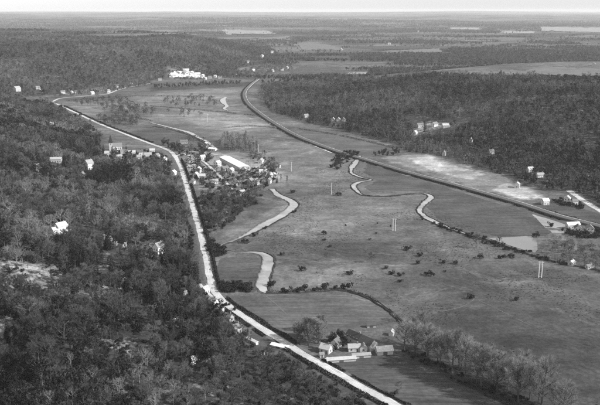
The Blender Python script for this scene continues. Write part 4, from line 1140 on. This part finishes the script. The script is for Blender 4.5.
# ------------------------------------------------------------------ single trees and bushes in the open
BUSHES = [  # px, py, size, kind, label
 (324, 234.5, 1.5, 'bush', 'upper of two dark bushes at the left of open meadow'), (324, 241, 1.2, 'bush', 'lower of two dark bushes at the left of open meadow'),
 (331, 247, 1.3, 'palebush', 'greyish bush just below the pair of dark bushes'), (346, 226, 0.7, 'bush', 'tiny low bush left of the middle pylon'),
 (377, 224, 0.8, 'bush', 'tiny bush level with the middle pylon to its left'), (376, 234, 0.8, 'bush', 'small bush below left of the middle pylon'),
 (370, 240, 0.9, 'palebush', 'flat pale bush below left of the middle pylon'), (391, 227, 0.9, 'bush', 'dark bush at the foot of the middle pylon'),
 (407.5, 250, 1.6, 'bush', 'broad dark bush below right of the middle pylon'), (420, 256, 1.4, 'bush', 'dark bush second down the line from the middle pylon'),
 (417, 264, 1.4, 'bush', 'dark bush third down the line from the middle pylon'), (442, 263, 1.3, 'bush', 'dark bush toward the stream right of meadow centre'),
 (429.5, 276, 1.7, 'bush', 'large round dark bush casting a long shadow right of centre'), (387, 269, 1.3, 'palebush', 'leftmost of four bushes in a cluster mid meadow'),
 (391.5, 274, 1.2, 'bush', 'second of four bushes in a cluster mid meadow'), (400.5, 276, 1.3, 'bush', 'third of four bushes in a cluster mid meadow'),
 (400, 282, 1.0, 'bush', 'lowest of four bushes in a cluster mid meadow'), (349.5, 274.5, 1.5, 'bush', 'round dark bush on the pale path left of centre'),
 (302, 271, 1.7, 'bush', 'dark bush on pale rise above the stream start'), (445, 272, 0.8, 'palebush', 'small pale bush right of the large round bush'),
 (455.5, 264, 1.3, 'bush', 'dark low bush left of the dead streamside tree'), (480, 258.5, 1.8, 'bush', 'large dark bush below the dead streamside tree'),
 (469, 298.5, 1.6, 'bush', 'lone dark bush in the open lower right meadow'), (517, 301, 1.2, 'bush', 'smaller lone bush in the far right lower meadow'),
 (502, 259, 1.4, 'bush', 'left one of two bushes below the pond'), (511, 257.5, 1.3, 'bush', 'right one of two bushes below the pond'),
 (536, 237, 2.0, 'bush', 'dark bush at the top right corner of the pond'), (549.5, 227, 2.2, 'bush', 'dark bush beside the white triangle of track at right'),
 (421.5, 220, 1.0, 'bush', 'bush in the river elbow below the pale bend'), (434.5, 224, 1.1, 'bush', 'bush on the river bank right of the elbow'),
 (338.5, 195.5, 1.8, 'bush', 'dark bush beside the white pole left of the meanders'), (245, 243, 1.9, 'bush', 'largest of three dark bushes on pale river bank'),
 (255, 236, 1.4, 'bush', 'middle of three dark bushes on pale river bank'), (266, 229, 1.2, 'bush', 'uppermost of three dark bushes on pale river bank'),
 (295, 213, 1.3, 'bush', 'dark bush at the rounded tip of the pale river bend'), (282, 255, 1.2, 'bush', 'dark bush right of the lower pale river pool'),
 (273.5, 286, 1.9, 'bush', 'dark bush right of where pale river turns to stream'), (286.5, 292, 1.8, 'bush', 'dark bush at the beginning of the stream'),
 (292, 193, 1.6, 'bush', 'dark bush right of the village river pool'), (298, 292, 1.3, 'bush', 'small dark bush on the stream left part'),
 (304.5, 291, 2.0, 'bush', 'first of three large bushes on the stream'), (326, 290, 2.1, 'bush', 'second of three large bushes on the stream'),
 (346, 290, 2.1, 'bush', 'third of three large bushes on the stream'), (315, 291, 1.3, 'bush', 'small bush between the first and second stream bushes'),
 (336, 289.5, 1.4, 'bush', 'small bush between the second and third stream bushes'),
 (227.5, 305.5, 1.0, 'bush', 'left of two round shrubs on the road edge by the bend'), (234.5, 310, 1.2, 'bush', 'right of two round shrubs on the road edge by the bend'),
]
for (x, y, s, k, lab) in BUSHES:
    X, Y, Z = P(x, y)
    plant(k, 'bush', X, Y, Z, s, lab, 'bush', 'scattered bushes of the meadow')
def scatter_px(poly, spacing, seed, jitter=0.45, lim=None):
    """jittered grid of ground points inside a pixel outline"""
    r = np.random.default_rng(seed)
    w = wp(poly) if not isinstance(poly[0][0], np.floating) else poly
    w = [tuple(map(float, q)) for q in w]
    xs, ys = [q[0] for q in w], [q[1] for q in w]
    gx, gy = np.meshgrid(np.arange(min(xs), max(xs), spacing), np.arange(min(ys), max(ys), spacing))
    gx = gx.ravel() + r.normal(0, jitter * spacing, gx.size); gy = gy.ravel() + r.normal(0, jitter * spacing, gy.size)
    k = inside(gx, gy, w)
    return gx[k], gy[k]
def copse(kind, name, poly, spacing, s0, s1, label, cat, group, seed):
    gx, gy = scatter_px(poly, spacing, seed); r = random.Random(seed)
    if 'bush' not in name or spacing > 8.5:
        rd = [tuple(q) for q in c_road[::3]]; f_ = 1 + 26 / np.hypot(gx, gy)
        k = (seg_dist(gx, gy, rd, False) > 8) & ((seg_dist(gx * f_, gy * f_, rd, False) > 10) | (gy < 700))
        gx, gy = gx[k], gy[k]
    for x, y in zip(gx, gy):
        if any((x - a) ** 2 + (y - b_) ** 2 < (c * 0.75) ** 2 for a, b_, c in KEEP_OUT): continue
        plant(kind, name, x, y, float(hm(x, y)[0]), r.uniform(s0, s1), label, cat, group, r)
copse('bush', 'thicket_bush', [(220, 293), (222, 285), (236, 283), (251, 287), (253, 292), (238, 294)], 4.2, 1.2, 1.9, 'dark bush of the thicket right of the road bend', 'bush', 'thicket bushes right of the road bend', 41)
copse('bush', 'thicket_bush', [(206, 240), (214, 242), (224, 249), (228, 256), (213, 257), (207, 250)], 4.0, 0.9, 1.6, 'dark riverside bush between the road and pale river', 'bush', 'riverside bushes beside the road', 42)
copse('bare', 'thicket_tree', [(200, 200), (208, 192), (240, 196), (262, 193), (258, 205), (240, 216), (215, 234), (205, 236)], 8.5, 0.45, 0.75, 'bare small tree in the thicket below the village', 'tree', 'thicket trees below the village', 43)
copse('bush', 'thicket_bush', [(200, 200), (208, 194), (240, 198), (262, 195), (256, 205), (238, 216), (214, 236), (206, 238)], 7.5, 0.9, 1.8, 'dark bush in the thicket below the village', 'bush', 'thicket bushes below the village', 44)
copse('poplar', 'poplar_tree', [(217, 150), (222, 141), (246, 140), (259, 148), (256, 154), (236, 152)], 8.0, 0.75, 1.05, 'bare slender poplar in the grove behind the white hall', 'tree', 'poplar grove behind the white hall', 45)
copse('bare', 'field_tree', [(90, 124), (98, 119), (125, 118), (140, 121), (140, 127), (112, 127)], 13, 0.6, 0.95, 'bare tree in the copse beside the straight far road', 'tree', 'far copse beside the straight road', 46)
copse('bare', 'field_tree', [(100, 108), (118, 103), (140, 108), (160, 112), (150, 118), (120, 116), (105, 113)], 15, 0.6, 1.0, 'bare tree in the upper far meadow copse', 'tree', 'upper far meadow copse', 47)
copse('bare', 'field_tree', [(160, 101), (200, 97), (218, 101), (216, 108), (190, 109), (165, 106)], 24, 0.6, 1.0, 'bare scattered tree in the meadow below the sand pit', 'tree', 'scattered trees below the sand pit', 48)
copse('darkleafy', 'belt_tree', [(150, 86), (200, 83), (243, 81), (243, 84), (205, 86), (155, 88.5)], 14, 0.4, 0.75, 'dark tree in the belt across the far meadow', 'tree', 'dark belt across the far meadow', 49)
copse('darkleafy', 'belt_tree', [(262, 84), (285, 79), (320, 78), (330, 81), (300, 83), (266, 87)], 17, 0.6, 0.9, 'dark tree in the belt beyond the railway curve', 'tree', 'dark belt beyond the railway curve', 50)
copse('palebare', 'scrub_bush', [(538, 250), (552, 240), (580, 242), (602, 250), (640, 262), (640, 284), (600, 272), (566, 266), (545, 260)], 4.8, 0.3, 0.55, 'pale scrub bush on the right bank beyond the near pylon', 'bush', 'scrub on the right bank', 51)
copse('bare', 'scrub_tree', [(542, 254), (556, 244), (580, 244), (602, 252), (640, 264), (640, 280), (600, 270), (566, 264)], 9, 0.35, 0.6, 'small bare tree in the scrub beyond the near pylon', 'tree', 'bare trees on the right bank', 52)
copse('bush', 'garden_bush', [(552, 200), (560, 199), (582, 204), (590, 211), (575, 208), (556, 205)], 5.5, 1.0, 1.7, 'dark garden bush by the houses under the station road', 'bush', 'garden bushes under the station road', 53)
copse('bush', 'garden_bush', [(560, 229), (600, 229), (604, 239), (580, 240), (566, 236)], 5.5, 1.0, 2.0, 'dark garden bush around the station houses', 'bush', 'garden bushes around the station', 54)
copse('bare', 'garden_tree', [(146, 146), (168, 154), (178, 170), (196, 184), (230, 196), (262, 190), (276, 184), (282, 172), (266, 158), (252, 156), (236, 176), (212, 160), (206, 148), (186, 150)], 12.5, 0.4, 0.85, 'small bare garden tree among the village houses', 'tree', 'garden trees of the village', 55)
copse('bush', 'garden_bush', [(146, 146), (168, 154), (178, 170), (196, 184), (230, 196), (262, 190), (276, 184), (282, 172), (266, 158), (252, 156), (236, 176), (212, 160), (206, 148), (186, 150)], 10, 0.8, 1.6, 'dark garden bush among the village houses', 'bush', 'garden bushes of the village', 56)
copse('bush', 'churchyard_bush', [(104, 152), (150, 150), (166, 156), (172, 166), (140, 163), (104, 160)], 9, 0.9, 1.8, 'dark garden bush among the back-row houses near church', 'bush', 'garden bushes near the church', 57)
copse('darkleafy', 'dark_tree', [(155, 147), (163, 145), (178, 147), (186, 150), (176, 153), (170, 151), (158, 151)], 8, 0.6, 0.95, 'dense dark tree at the road bend above the village', 'tree', 'dark trees at the village road bend', 58)
copse('darkleafy', 'dark_tree', [(318, 350), (328, 343), (338, 336), (347, 338), (347, 346), (338, 352), (326, 356)], 4.6, 0.4, 0.6, 'dense dark tree sheltering the left side of farm', 'tree', 'dark trees at the farm', 59)
copse('bush', 'bank_bush', [(352, 158), (362, 154), (352, 150), (335, 156), (330, 168), (336, 172), (345, 164)], 7, 0.9, 1.7, 'dark bush by the railway where the river begins', 'bush', 'bushes where the river leaves the railway', 60)
copse('darkleafy', 'dark_tree', [(372, 156), (378, 152), (396, 150), (402, 154), (385, 157)], 9, 0.4, 0.65, 'dark tree at the left tip of the pale field', 'tree', 'dark trees at the pale field tip', 61)
copse('bush', 'scrub_bush', [(268, 356), (290, 356), (320, 372), (350, 392), (372, 408), (330, 412), (290, 395), (262, 376)], 6.5, 0.5, 1.2, 'low dark scrub bush on rough ground below near road', 'bush', 'scrub below the near road', 62)
copse('palebush', 'scrub_bush', [(250, 358), (290, 360), (330, 384), (360, 404), (330, 415), (280, 400), (245, 380)], 8, 0.5, 1.1, 'greyish scrub bush on rough ground below near road', 'bush', 'grey scrub below the near road', 63)
copse('bush', 'row_bush', [(398, 346), (412, 350), (450, 368), (500, 389), (540, 404), (560, 420), (540, 414), (495, 397), (445, 376), (408, 358)], 5.6, 0.4, 0.9, 'dark bush at the foot of the tall bare tree row', 'bush', 'bushes under the tall tree row', 64)
copse('bare', 'pit_tree', [(168, 79), (185, 79.5), (206, 79.5), (206, 81), (185, 81), (168, 80.5)], 13, 0.5, 0.9, 'bare tree at the foot of the white sand pit', 'tree', 'trees at the foot of the sand pit', 65)
copse('darkleafy', 'pit_bush', [(176, 78.2), (190, 78.2), (196, 79.5), (176, 79.5)], 12, 0.45, 0.75, 'dark tree in front of the white sand pit', 'tree', 'dark trees at the sand pit', 66)
copse('bush', 'yard_bush', [(199, 284), (206, 296), (216, 304), (236, 322), (262, 344), (252, 350), (228, 334), (206, 308)], 4.6, 0.5, 1.2, 'dark garden bush among the houses below the road bend', 'bush', 'garden bushes below the road bend', 67)
copse('bare', 'garden_tree', [(199, 284), (206, 298), (222, 314), (242, 332), (262, 348), (246, 350), (222, 334), (204, 310)], 7.5, 0.35, 0.6, 'small bare tree among the houses below the road bend', 'tree', 'garden trees below the road bend', 68)
copse('grand', 'roadside_tree', [(294, 343), (300, 332), (316, 328), (328, 334), (322, 345), (308, 348)], 6.5, 0.4, 0.6, 'big grey bare tree clustered left of the farm', 'tree', 'bare tree cluster left of the farm', 69)
copse('bare', 'lane_tree', [(52, 98), (70, 94), (100, 89.5), (150, 82.5), (152, 86), (118, 91), (100, 94), (66, 98.5)], 15, 0.5, 0.95, 'bare tree among the houses along the far lane', 'tree', 'trees along the far lane', 70)
copse('darkleafy', 'lane_tree', [(60, 97), (100, 90), (150, 83), (150, 85), (110, 92), (80, 96)], 26, 0.45, 0.75, 'dark tree among the houses along the far lane', 'tree', 'dark trees along the far lane', 74)
copse('bare', 'hamlet_tree', [(206, 79), (240, 72), (262, 66), (290, 65), (294, 72), (262, 75), (238, 80)], 22, 0.5, 1.0, 'bare tree around the far valley hamlet', 'tree', 'trees of the far valley hamlet', 75)
copse('grand', 'row_tree', [(400, 343), (416, 344), (450, 358), (490, 374), (530, 392), (560, 408), (552, 414), (510, 398), (470, 380), (430, 360), (404, 350)], 9.5, 0.5, 0.9, 'bare young tree filling the tall row beside the farm field', 'tree', 'young trees filling the tall row', 76)
copse('bush', 'bank_bush', [(440, 224), (470, 233.5), (505, 245), (545, 257), (570, 264), (568, 267), (540, 260.5), (500, 248.5), (465, 237), (438, 227)], 5.5, 0.5, 1.2, 'dark bush lining the stream below the dark field', 'bush', 'bushes lining the right-hand stream', 77)
copse('bare', 'field_tree', [(70, 104), (90, 100), (120, 98), (135, 102), (110, 104), (84, 107)], 16, 0.5, 0.9, 'bare tree in the meadow corner inside the far road', 'tree', 'trees in the far meadow corner', 78)
copse('bare', 'field_tree', [(165, 112), (200, 112), (205, 117), (190, 119), (168, 116)], 20, 0.5, 0.8, 'bare tree above the upper river path', 'tree', 'trees above the upper river', 79)
copse('bare', 'bank_tree', [(184, 138), (200, 139), (214, 148), (220, 153), (208, 151), (190, 144)], 11, 0.4, 0.7, 'bare tree on the upper river bank by the village', 'tree', 'trees on the upper river bank', 80)
SINGLE = [('grand', 404, 350, 0.75, 'tallest bare tree right behind the farm huts'), ('grand', 415, 356, 0.85, 'bare tree second in the tall row beside farm field'), ('grand', 428, 360, 0.95, 'bare tree third in the tall row beside farm field'),
 ('grand', 440, 366, 0.9, 'bare tree fourth in the tall row beside farm field'), ('grand', 452, 373, 1.0, 'bare tree fifth in the tall row beside farm field'), ('grand', 465, 379, 1.0, 'bare tree sixth in the tall row beside farm field'),
 ('grand', 481, 386.5, 1.0, 'bare tree seventh in the tall row, pale trunk'), ('grand', 497, 392, 0.95, 'bare tree eighth in the tall row at lower right'), ('grand', 518, 402, 1.0, 'bare tree ninth in the tall row at bottom right'),
 ('grand', 541, 409, 1.05, 'bare tree tenth in the tall row at bottom right'), ('grand', 562, 420, 1.0, 'bare tree cut by the bottom edge right of row'), ('grand', 422, 349, 0.7, 'bare tree behind the start of the tall row'),
 ('grand', 447, 359, 0.75, 'bare tree behind the middle of the tall row'), ('grand', 474, 372, 0.7, 'bare tree behind the seventh tree of the row'),
 ('grand', 434, 353, 0.7, 'slender bare tree behind the third of the tall row'), ('grand', 460, 366, 0.75, 'slender bare tree behind the fifth of the tall row'), ('grand', 489, 379, 0.8, 'slender bare tree behind the eighth of the tall row'), ('grand', 508, 390, 0.8, 'slender bare tree behind the ninth of the tall row'), ('grand', 530, 399, 0.85, 'slender bare tree behind the tenth of the tall row'), ('palebare', 401, 322, 0.55, 'pale twiggy tree at the stream end above the tall row'), ('palebare', 394, 320, 0.5, 'second pale twiggy tree at the end of stream'),
 ('bare', 308, 345, 1.2, 'left of two big grey bare trees beside the farm road'), ('bare', 318, 343, 1.05, 'right of two big grey bare trees beside the farm road'), ('bare', 301, 341, 0.9, 'smaller bare tree left of the farm road pair'),
 ('bare', 326, 261, 0.55, 'small upright tree with long shadow left in meadow'), ('bare', 371, 263, 0.6, 'thin bare tree with a very long shadow mid meadow'),
 ('bare', 476, 248, 0.95, 'dead bare tree on the stream left of the pond'), ('bare', 499, 245, 0.6, 'thin bare tree at the pond left corner'),
 ('palebare', 323, 178, 1.1, 'pale leaning tree in the meadow left of the river'), ('palebare', 319, 176, 0.8, 'smaller pale tree beside the pale leaning tree'), ('bare', 338, 168, 0.8, 'dark bare tree between pale tree and river head'), ('bare', 343, 160, 0.8, 'bare tree at the railway above the river head'),
 ('conifer', 199.5, 147, 0.95, 'tall dark conifer standing above the village bend'), ('conifer', 213, 334, 1.1, 'tall dark conifer left of the white gabled house'), ('conifer', 216.5, 331, 0.9, 'second dark conifer beside the white gabled house'),
 ('conifer', 267, 186, 0.75, 'dark conifer at the river edge of the village'), ('conifer', 277, 183, 0.7, 'slim dark poplar-like conifer right of the village'), ('poplar', 281, 182, 0.75, 'bare poplar at the right edge of the village'), ('poplar', 287, 183, 0.7, 'last bare poplar right of the village'),
 ('conifer', 103.5, 152, 0.8, 'dark conifer against the church tower'), ('conifer', 127, 152, 0.55, 'dark round conifer in the back row of village'),
 ('blossom', 52, 128, 1.6, 'white blossoming tree alone on the upper left wood edge'), ('blossom', 71, 236, 1.0, 'white blossoming tree right of the large hillside villa'), ('blossom', 110, 242, 1.0, 'white blossom tree in the middle of left wood'),
 ('blossom', 105, 240, 0.8, 'smaller white blossom tree left of the middle one'), ('blossom', 125, 249, 1.0, 'white blossom tree at right of the blossom group'), ('blossom', 160, 278, 1.0, 'white blossom tree below the tall gabled wood house'),
 ('blossom', 198, 329, 1.1, 'white blossom tree near the conifers below the bend'), ('blossom', 194, 366, 0.9, 'pale blossom tree low in the wood bottom centre'), ('blossom', 186, 297, 0.7, 'thin blossom tree by the lane near bend'),
 ('palebare', 248, 168.5, 0.8, 'big pale twiggy bush right of the white hall'), ('palebare', 254, 167, 0.7, 'second pale twiggy bush right of the white hall'), ('blossom', 116, 247, 0.8, 'low blossom tree between the blossom group'),
 ('bare', 399, 394, 0.55, 'small bare tree in the farm field at bottom'), ('bush', 394, 397, 1.4, 'dark bush at the foot of small field tree')]
for (k, x, y, s, lab) in SINGLE:
    X, Y, Z = P(x, y)
    nm = {'grand': 'bare_tree', 'palebare': 'pale_tree', 'bare': 'bare_tree', 'conifer': 'conifer_tree', 'poplar': 'poplar_tree', 'blossom': 'blossom_tree', 'bush': 'bush'}[k]
    plant(k, nm, X, Y, Z, s, lab, 'bush' if k == 'bush' else 'tree', None)
    KEEP_OUT.append((X, Y, 3.5 if k in ('conifer', 'blossom') else 1.5))

# ------------------------------------------------------------------ the woods
def clear_of(x, y, extra=0.0):
    ok = np.ones(len(x), bool)
    for a, b_, c in KEEP_OUT: ok &= (x - a) ** 2 + (y - b_) ** 2 > (c + extra) ** 2
    rd = [tuple(q) for q in c_road[::3]]
    ok &= seg_dist(x, y, rd, False) > 8.5
    nx_, ny_ = x * (1 + 30 / np.hypot(x, y)), y * (1 + 30 / np.hypot(x, y))      # verge kept open where the slope would hide the road
    ok &= (seg_dist(nx_, ny_, rd, False) > 9) | (y < 560)
    return ok
def in_front(x, y, r0=14, deep=26):
    """open ground on the camera's side of a building, so that gardens show"""
    ok = np.ones(len(x), bool)
    for a, b_, c in KEEP_OUT:
        d = math.hypot(a, b_)
        if c < 4: deep_ = 0.028 * d; r_ = 2.6
        else: deep_ = max(deep, 0.048 * d); r_ = c * 0.66
        ux, uy = a / d, b_ / d
        s = (a - x) * ux + (b_ - y) * uy; t = np.abs((x - a) * uy - (y - b_) * ux)
        ok &= ~((s > 0) & (s < deep_) & (t < r_))
    return ok
# left hillside wood
x, y = scatter_px(WOOD_L, 6.3, 71)
k = clear_of(x, y) & in_front(x, y); x, y = x[k], y[k]
z = hm(x, y); qx, qy = proj(x, y, z)
gap = vnoise(x, y, 26, 21) * 0.6 + vnoise(x, y, 11, 22) * 0.4
open_ = ((qx > -20) & (qx < 150) & (qy > 228) & (qy < 332)) | ((qx > 100) & (qx < 180) & (qy > 335) & (qy < 375))
inclr = np.zeros(len(x), bool)
for w in CLEAR: inclr |= inside(x, y, w)
k = (gap > np.where(inclr, 0.56, np.where(open_, 0.40, 0.27))) & (y > 330) & (qx > -160); x, y, z, qx, qy = x[k], y[k], z[k], qx[k], qy[k]
n = len(x); r = np.random.default_rng(77)
u = r.uniform(0, 1, n); cl = vnoise(x, y, 45, 31); cl2 = vnoise(x, y, 60, 33)
kind = np.full(n, 'bare', dtype=object)
kind[u > 0.80] = 'leafy'
kind[(cl > 0.62) & (u < 0.7)] = 'pine'
kind[(cl < 0.34) & (u < 0.5)] = 'conifer'
kind[(qx > 95) & (qx < 200) & (qy > 225) & (qy < 345) & (u < 0.3)] = 'conifer'
kind[(cl2 > 0.58) & (u < 0.5)] = 'palebare'
kind[(u > 0.72) & (u < 0.80)] = 'darkleafy'
kind[(qy > 330) & (qx < 130) & (u < 0.40)] = 'pine'
kind[(qx > 215) & (qy > 335) & (r.uniform(0, 1, n) < 0.75)] = 'bare'
kind[(u > 0.985) & (qy < 330)] = 'blossom'
scl = r.uniform(0.6, 1.1, n) * (0.75 + 0.6 * vnoise(x, y, 38, 35))
scl[r.uniform(0, 1, n) > 0.9] *= 1.35
scl[(qx > 235) & (qy > 340)] *= 0.6
dist = np.hypot(x, y)
vis = (qx > -8) & (qx < 600) & (qy < 416)
ZONES = [('in the bottom left corner', 12, 398), ('along the lower left edge', 12, 350), ('around the pale clearings at far left', 35, 290), ('below the large white villa', 65, 250),
         ('below the blossom group', 118, 268), ('near the tall gabled house', 160, 262), ('between the pale clearings and conifers', 95, 310), ('around the sunlit gaps low in the wood', 125, 350),
         ('at the bottom edge left of centre', 85, 398), ('beside the road bend houses', 195, 310), ('behind the white gabled house', 215, 348), ('at the bottom edge toward the road', 190, 398), ('on the rough slope below the glasshouse', 265, 375), ('deep in the middle of the wood', 160, 320)]
LAB = {'bare': ('bare_tree', 'bare grey tree', 'bare trees'), 'leafy': ('leafy_tree', 'grey tree in early leaf', 'early-leaf trees'),
       'darkleafy': ('dark_tree', 'dense dark broadleaf tree', 'dark broadleaf trees'), 'pine': ('pine_tree', 'dark pine with high clumped crown', 'pines'),
       'conifer': ('conifer_tree', 'dark pointed conifer', 'conifers'), 'palebare': ('pale_tree', 'pale bare tree', 'pale bare trees'),
       'blossom': ('blossom_tree', 'small white blossom tree', 'blossom trees')}
LIMIT = {'bare': 250, 'leafy': 160, 'darkleafy': 90, 'pine': 200, 'conifer': 120, 'palebare': 120, 'blossom': 60}
single = np.zeros(n, bool)
for kd, lim in LIMIT.items():
    ii = np.where((kind == kd) & vis)[0]; ii = ii[np.argsort(dist[ii])][:lim]
    if kd != 'blossom': ii = ii[dist[ii] < 800]
    single[ii] = True
    nm, lab, grp = LAB[kd]
    for i in ii:
        zn = min(ZONES, key=lambda q: (q[1] - qx[i]) ** 2 + (q[2] - qy[i]) ** 2)[0]
        plant(kd, nm, x[i], y[i], z[i], scl[i], lab + ' ' + zn, 'tree', grp + ' ' + zn)
m_ = ~single
far_l = (y > 1150)
kk = kind.copy()
for a, b_ in (('bare', 'bare_lo'), ('leafy', 'leafy_lo'), ('darkleafy', 'dark_lo'), ('pine', 'dark_lo'), ('conifer', 'conifer_lo'), ('palebare', 'palebare_lo')): kk[(kind == a) & far_l] = b_
mass('hillside_wood', 'grey bare woodland covering the hillside left of the main road', 'woodland', np.stack([x, y, z], 1)[m_], kk[m_], scl[m_])
# undergrowth in the near wood
x, y = scatter_px(WOOD_L, 7.0, 72)
k = clear_of(x, y, -1.5) & (vnoise(x, y, 18, 41) > 0.5) & (y < 900)
for w in CLEAR: k &= ~(inside(x, y, w) & (vnoise(x, y, 8, 42) > 0.35))
x, y = x[k], y[k]
mass('undergrowth', 'dark low undergrowth between the trees of the left wood', 'undergrowth', np.stack([x, y, hm(x, y)], 1), ['bush'] * len(x), np.random.default_rng(3).uniform(0.5, 1.1, len(x)))

def far_wood(name, label, poly, spacing, seed, dark, thr=0.2, smin=0.75, smax=1.15, extra=None):
    x, y = scatter_px(poly, spacing, seed)
    k = clear_of(x, y, 0); x, y = x[k], y[k]
    k = in_front(x, y, deep=18); x, y = x[k], y[k]
    if extra is not None: k = extra(x, y); x, y = x[k], y[k]
    z = hm(x, y); n = len(x); r = np.random.default_rng(seed)
    g = vnoise(x, y, 70, seed) * 0.6 + vnoise(x, y, 30, seed + 1) * 0.4
    k = g > thr; x, y, z = x[k], y[k], z[k]; n = len(x)
    u = r.uniform(0, 1, n); cl = vnoise(x, y, 130, seed + 2) * 0.6 + vnoise(x, y, 50, seed + 3) * 0.4
    kind = np.full(n, 'bare_lo', dtype=object)
    kind[u > 0.75] = 'leafy_lo'
    stand = vnoise(x, y, 170, seed + 9) * 0.65 + vnoise(x, y, 60, seed + 10) * 0.35
    kind[u < dark * (0.12 + 1.9 * smooth((stand - 0.38) / 0.22))] = 'dark_lo'
    kind[(u < dark) & (vnoise(x, y, 90, seed + 5) > 0.6)] = 'conifer_lo'
    kind[(u > 0.45) & (u < 0.45 + 0.4 * smooth((0.5 - stand) / 0.2))] = 'palebare_lo'
    sc_ = r.uniform(smin, smax, n) * (0.7 + 0.6 * vnoise(x, y, 55, seed + 12)); sc_[r.uniform(0, 1, n) > 0.93] *= 1.4
    return mass(name, label, 'woodland', np.stack([x, y, z], 1), kind, sc_)
def right_gaps(x, y):
    qx, qy = proj(x, y, hm(x, y))
    return ~((qx > 410) & (qx < 450) & (qy > 121) & (qy < 134) & (vnoise(x, y, 25, 8) > 0.3))
far_wood('plateau_wood', 'dark mixed woodland spreading beyond the railway at right', W_R, 7.8, 81, 0.26, 0.24, 0.55, 1.1, extra=right_gaps)
far_wood('spur_wood', 'grey woodland on the far hills behind the sand pit', W_LF, 10.0, 82, 0.14, 0.2, 0.6, 1.0)
# distant country: wood patches on the plateau out to the horizon
def distant():
    r = np.random.default_rng(91)
    xs, ys = [], []
    Y = 2600.0
    while Y < 15000:
        sp = 9.0 + (Y - 2600) * 0.0032
        half = Y * 0.47 + 150
        m = int(2 * half / sp)
        xs.append(r.uniform(-half, half, m)); ys.append(Y + r.uniform(-sp, sp, m)); Y += sp
    x, y = np.concatenate(xs), np.concatenate(ys)
    out = np.ones(len(x), bool)
    for poly in (W_L, W_LF, W_R): out &= ~inside(x, y, poly)
    x, y = x[out], y[out]
    f = vnoise(x * 0.4, y, 560, 4) * 0.6 + vnoise(x * 0.5, y, 210, 6) * 0.34 + vnoise(x, y, 60, 8) * 0.06
    hedgy = np.abs(vnoise(x * 0.6, y, 300, 14) - 0.5) < 0.022
    k = (f > 0.49) | hedgy
    x, y = x[k], y[k]
    z = hm(x, y); qx, qy = proj(x, y, z)
    for (x0, x1, y0, y1) in [(285, 360, 57, 60), (290, 390, 62, 66), (280, 345, 68, 76), (340, 376, 71, 77), (378, 446, 47, 55), (296, 346, 41, 51), (220, 278, 29.5, 35), (50, 86, 37, 41), (110, 290, 35.5, 41), (110, 152, 39, 43), (448, 484, 27, 30), (498, 536, 31, 34), (538, 660, 26.5, 34), (515, 660, 66, 79), (455, 520, 71, 77), (245, 300, 68, 76), (60, 260, 78, 100)]:
        jx = (vnoise(x, y, 120, 61) - 0.5) * 22; jy = (vnoise(x, y, 160, 62) - 0.5) * 0.05 * (y1 + 20)
        k = ~((qx + jx > x0) & (qx + jx < x1) & (qy + jy > y0) & (qy + jy < y1)); x, y, z, qx, qy = x[k], y[k], z[k], qx[k], qy[k]
    n = len(x); u = r.uniform(0, 1, n); cl = vnoise(x, y, 300, 17)
    kind = np.full(n, 'leafy_lo', dtype=object); kind[u < 0.45] = 'bare_lo'; kind[(u > 0.6) & (cl > 0.4)] = 'dark_lo'; kind[(u > 0.85) & (cl > 0.55)] = 'conifer_lo'
    scl = 0.9 + (y - 2600) / 9000 * 0.7
    return mass('distant_woods', 'dark distant woods scattered over the plains toward the horizon', 'woodland', np.stack([x, y, z], 1), kind, scl * r.uniform(0.8, 1.2, n))
distant()

# rough grass tussocks standing in the meadow
def tussocks():
    x, y = scatter_px([(215, 262), (300, 200), (350, 165), (420, 200), (540, 262), (640, 290), (640, 420), (560, 410), (470, 368), (410, 330), (380, 300), (300, 290)], 3.0, 95)
    g = vnoise(x, y, 40, 71) * 0.6 + vnoise(x, y, 14, 72) * 0.4
    k = g > 0.56
    for c in (c_east, c_west, c_ditch): k &= seg_dist(x, y, [tuple(q) for q in c[::2]], False) > 6
    k &= ~inside(x, y, wp([(368, 163), (470, 195), (552, 232), (500, 237), (426, 207), (372, 192)]))
    x, y = x[k], y[k]; r = np.random.default_rng(8)
    return mass('grass_tussocks', 'rough dark grass tussocks speckling the open meadow', 'grass', np.stack([x, y, hm(x, y)], 1), ['tuft'] * len(x), r.uniform(0.35, 1.0, len(x)))
tussocks()

# ------------------------------------------------------------------ haze
hz = MB(); hz.box(-43500, 43500, -4200, 64500, -4, 262)
hm_ = bpy.data.materials.new('haze_air'); hm_.use_nodes = True
hn = hm_.node_tree.nodes; hn.clear()
out = hn.new('ShaderNodeOutputMaterial'); pv = hn.new('ShaderNodeVolumePrincipled')
pv.inputs['Color'].default_value = grey(1.0)
pv.inputs['Density'].default_value = 3.0e-5
pv.inputs['Anisotropy'].default_value = 0.0
hm_.node_tree.links.new(pv.outputs[0], out.inputs['Volume'])
tag(obj('haze', hz.build('haze', [hm_])), kind='stuff')
print('OBJECT COUNT', len(scene.objects), 'terrain max', MZ.max())
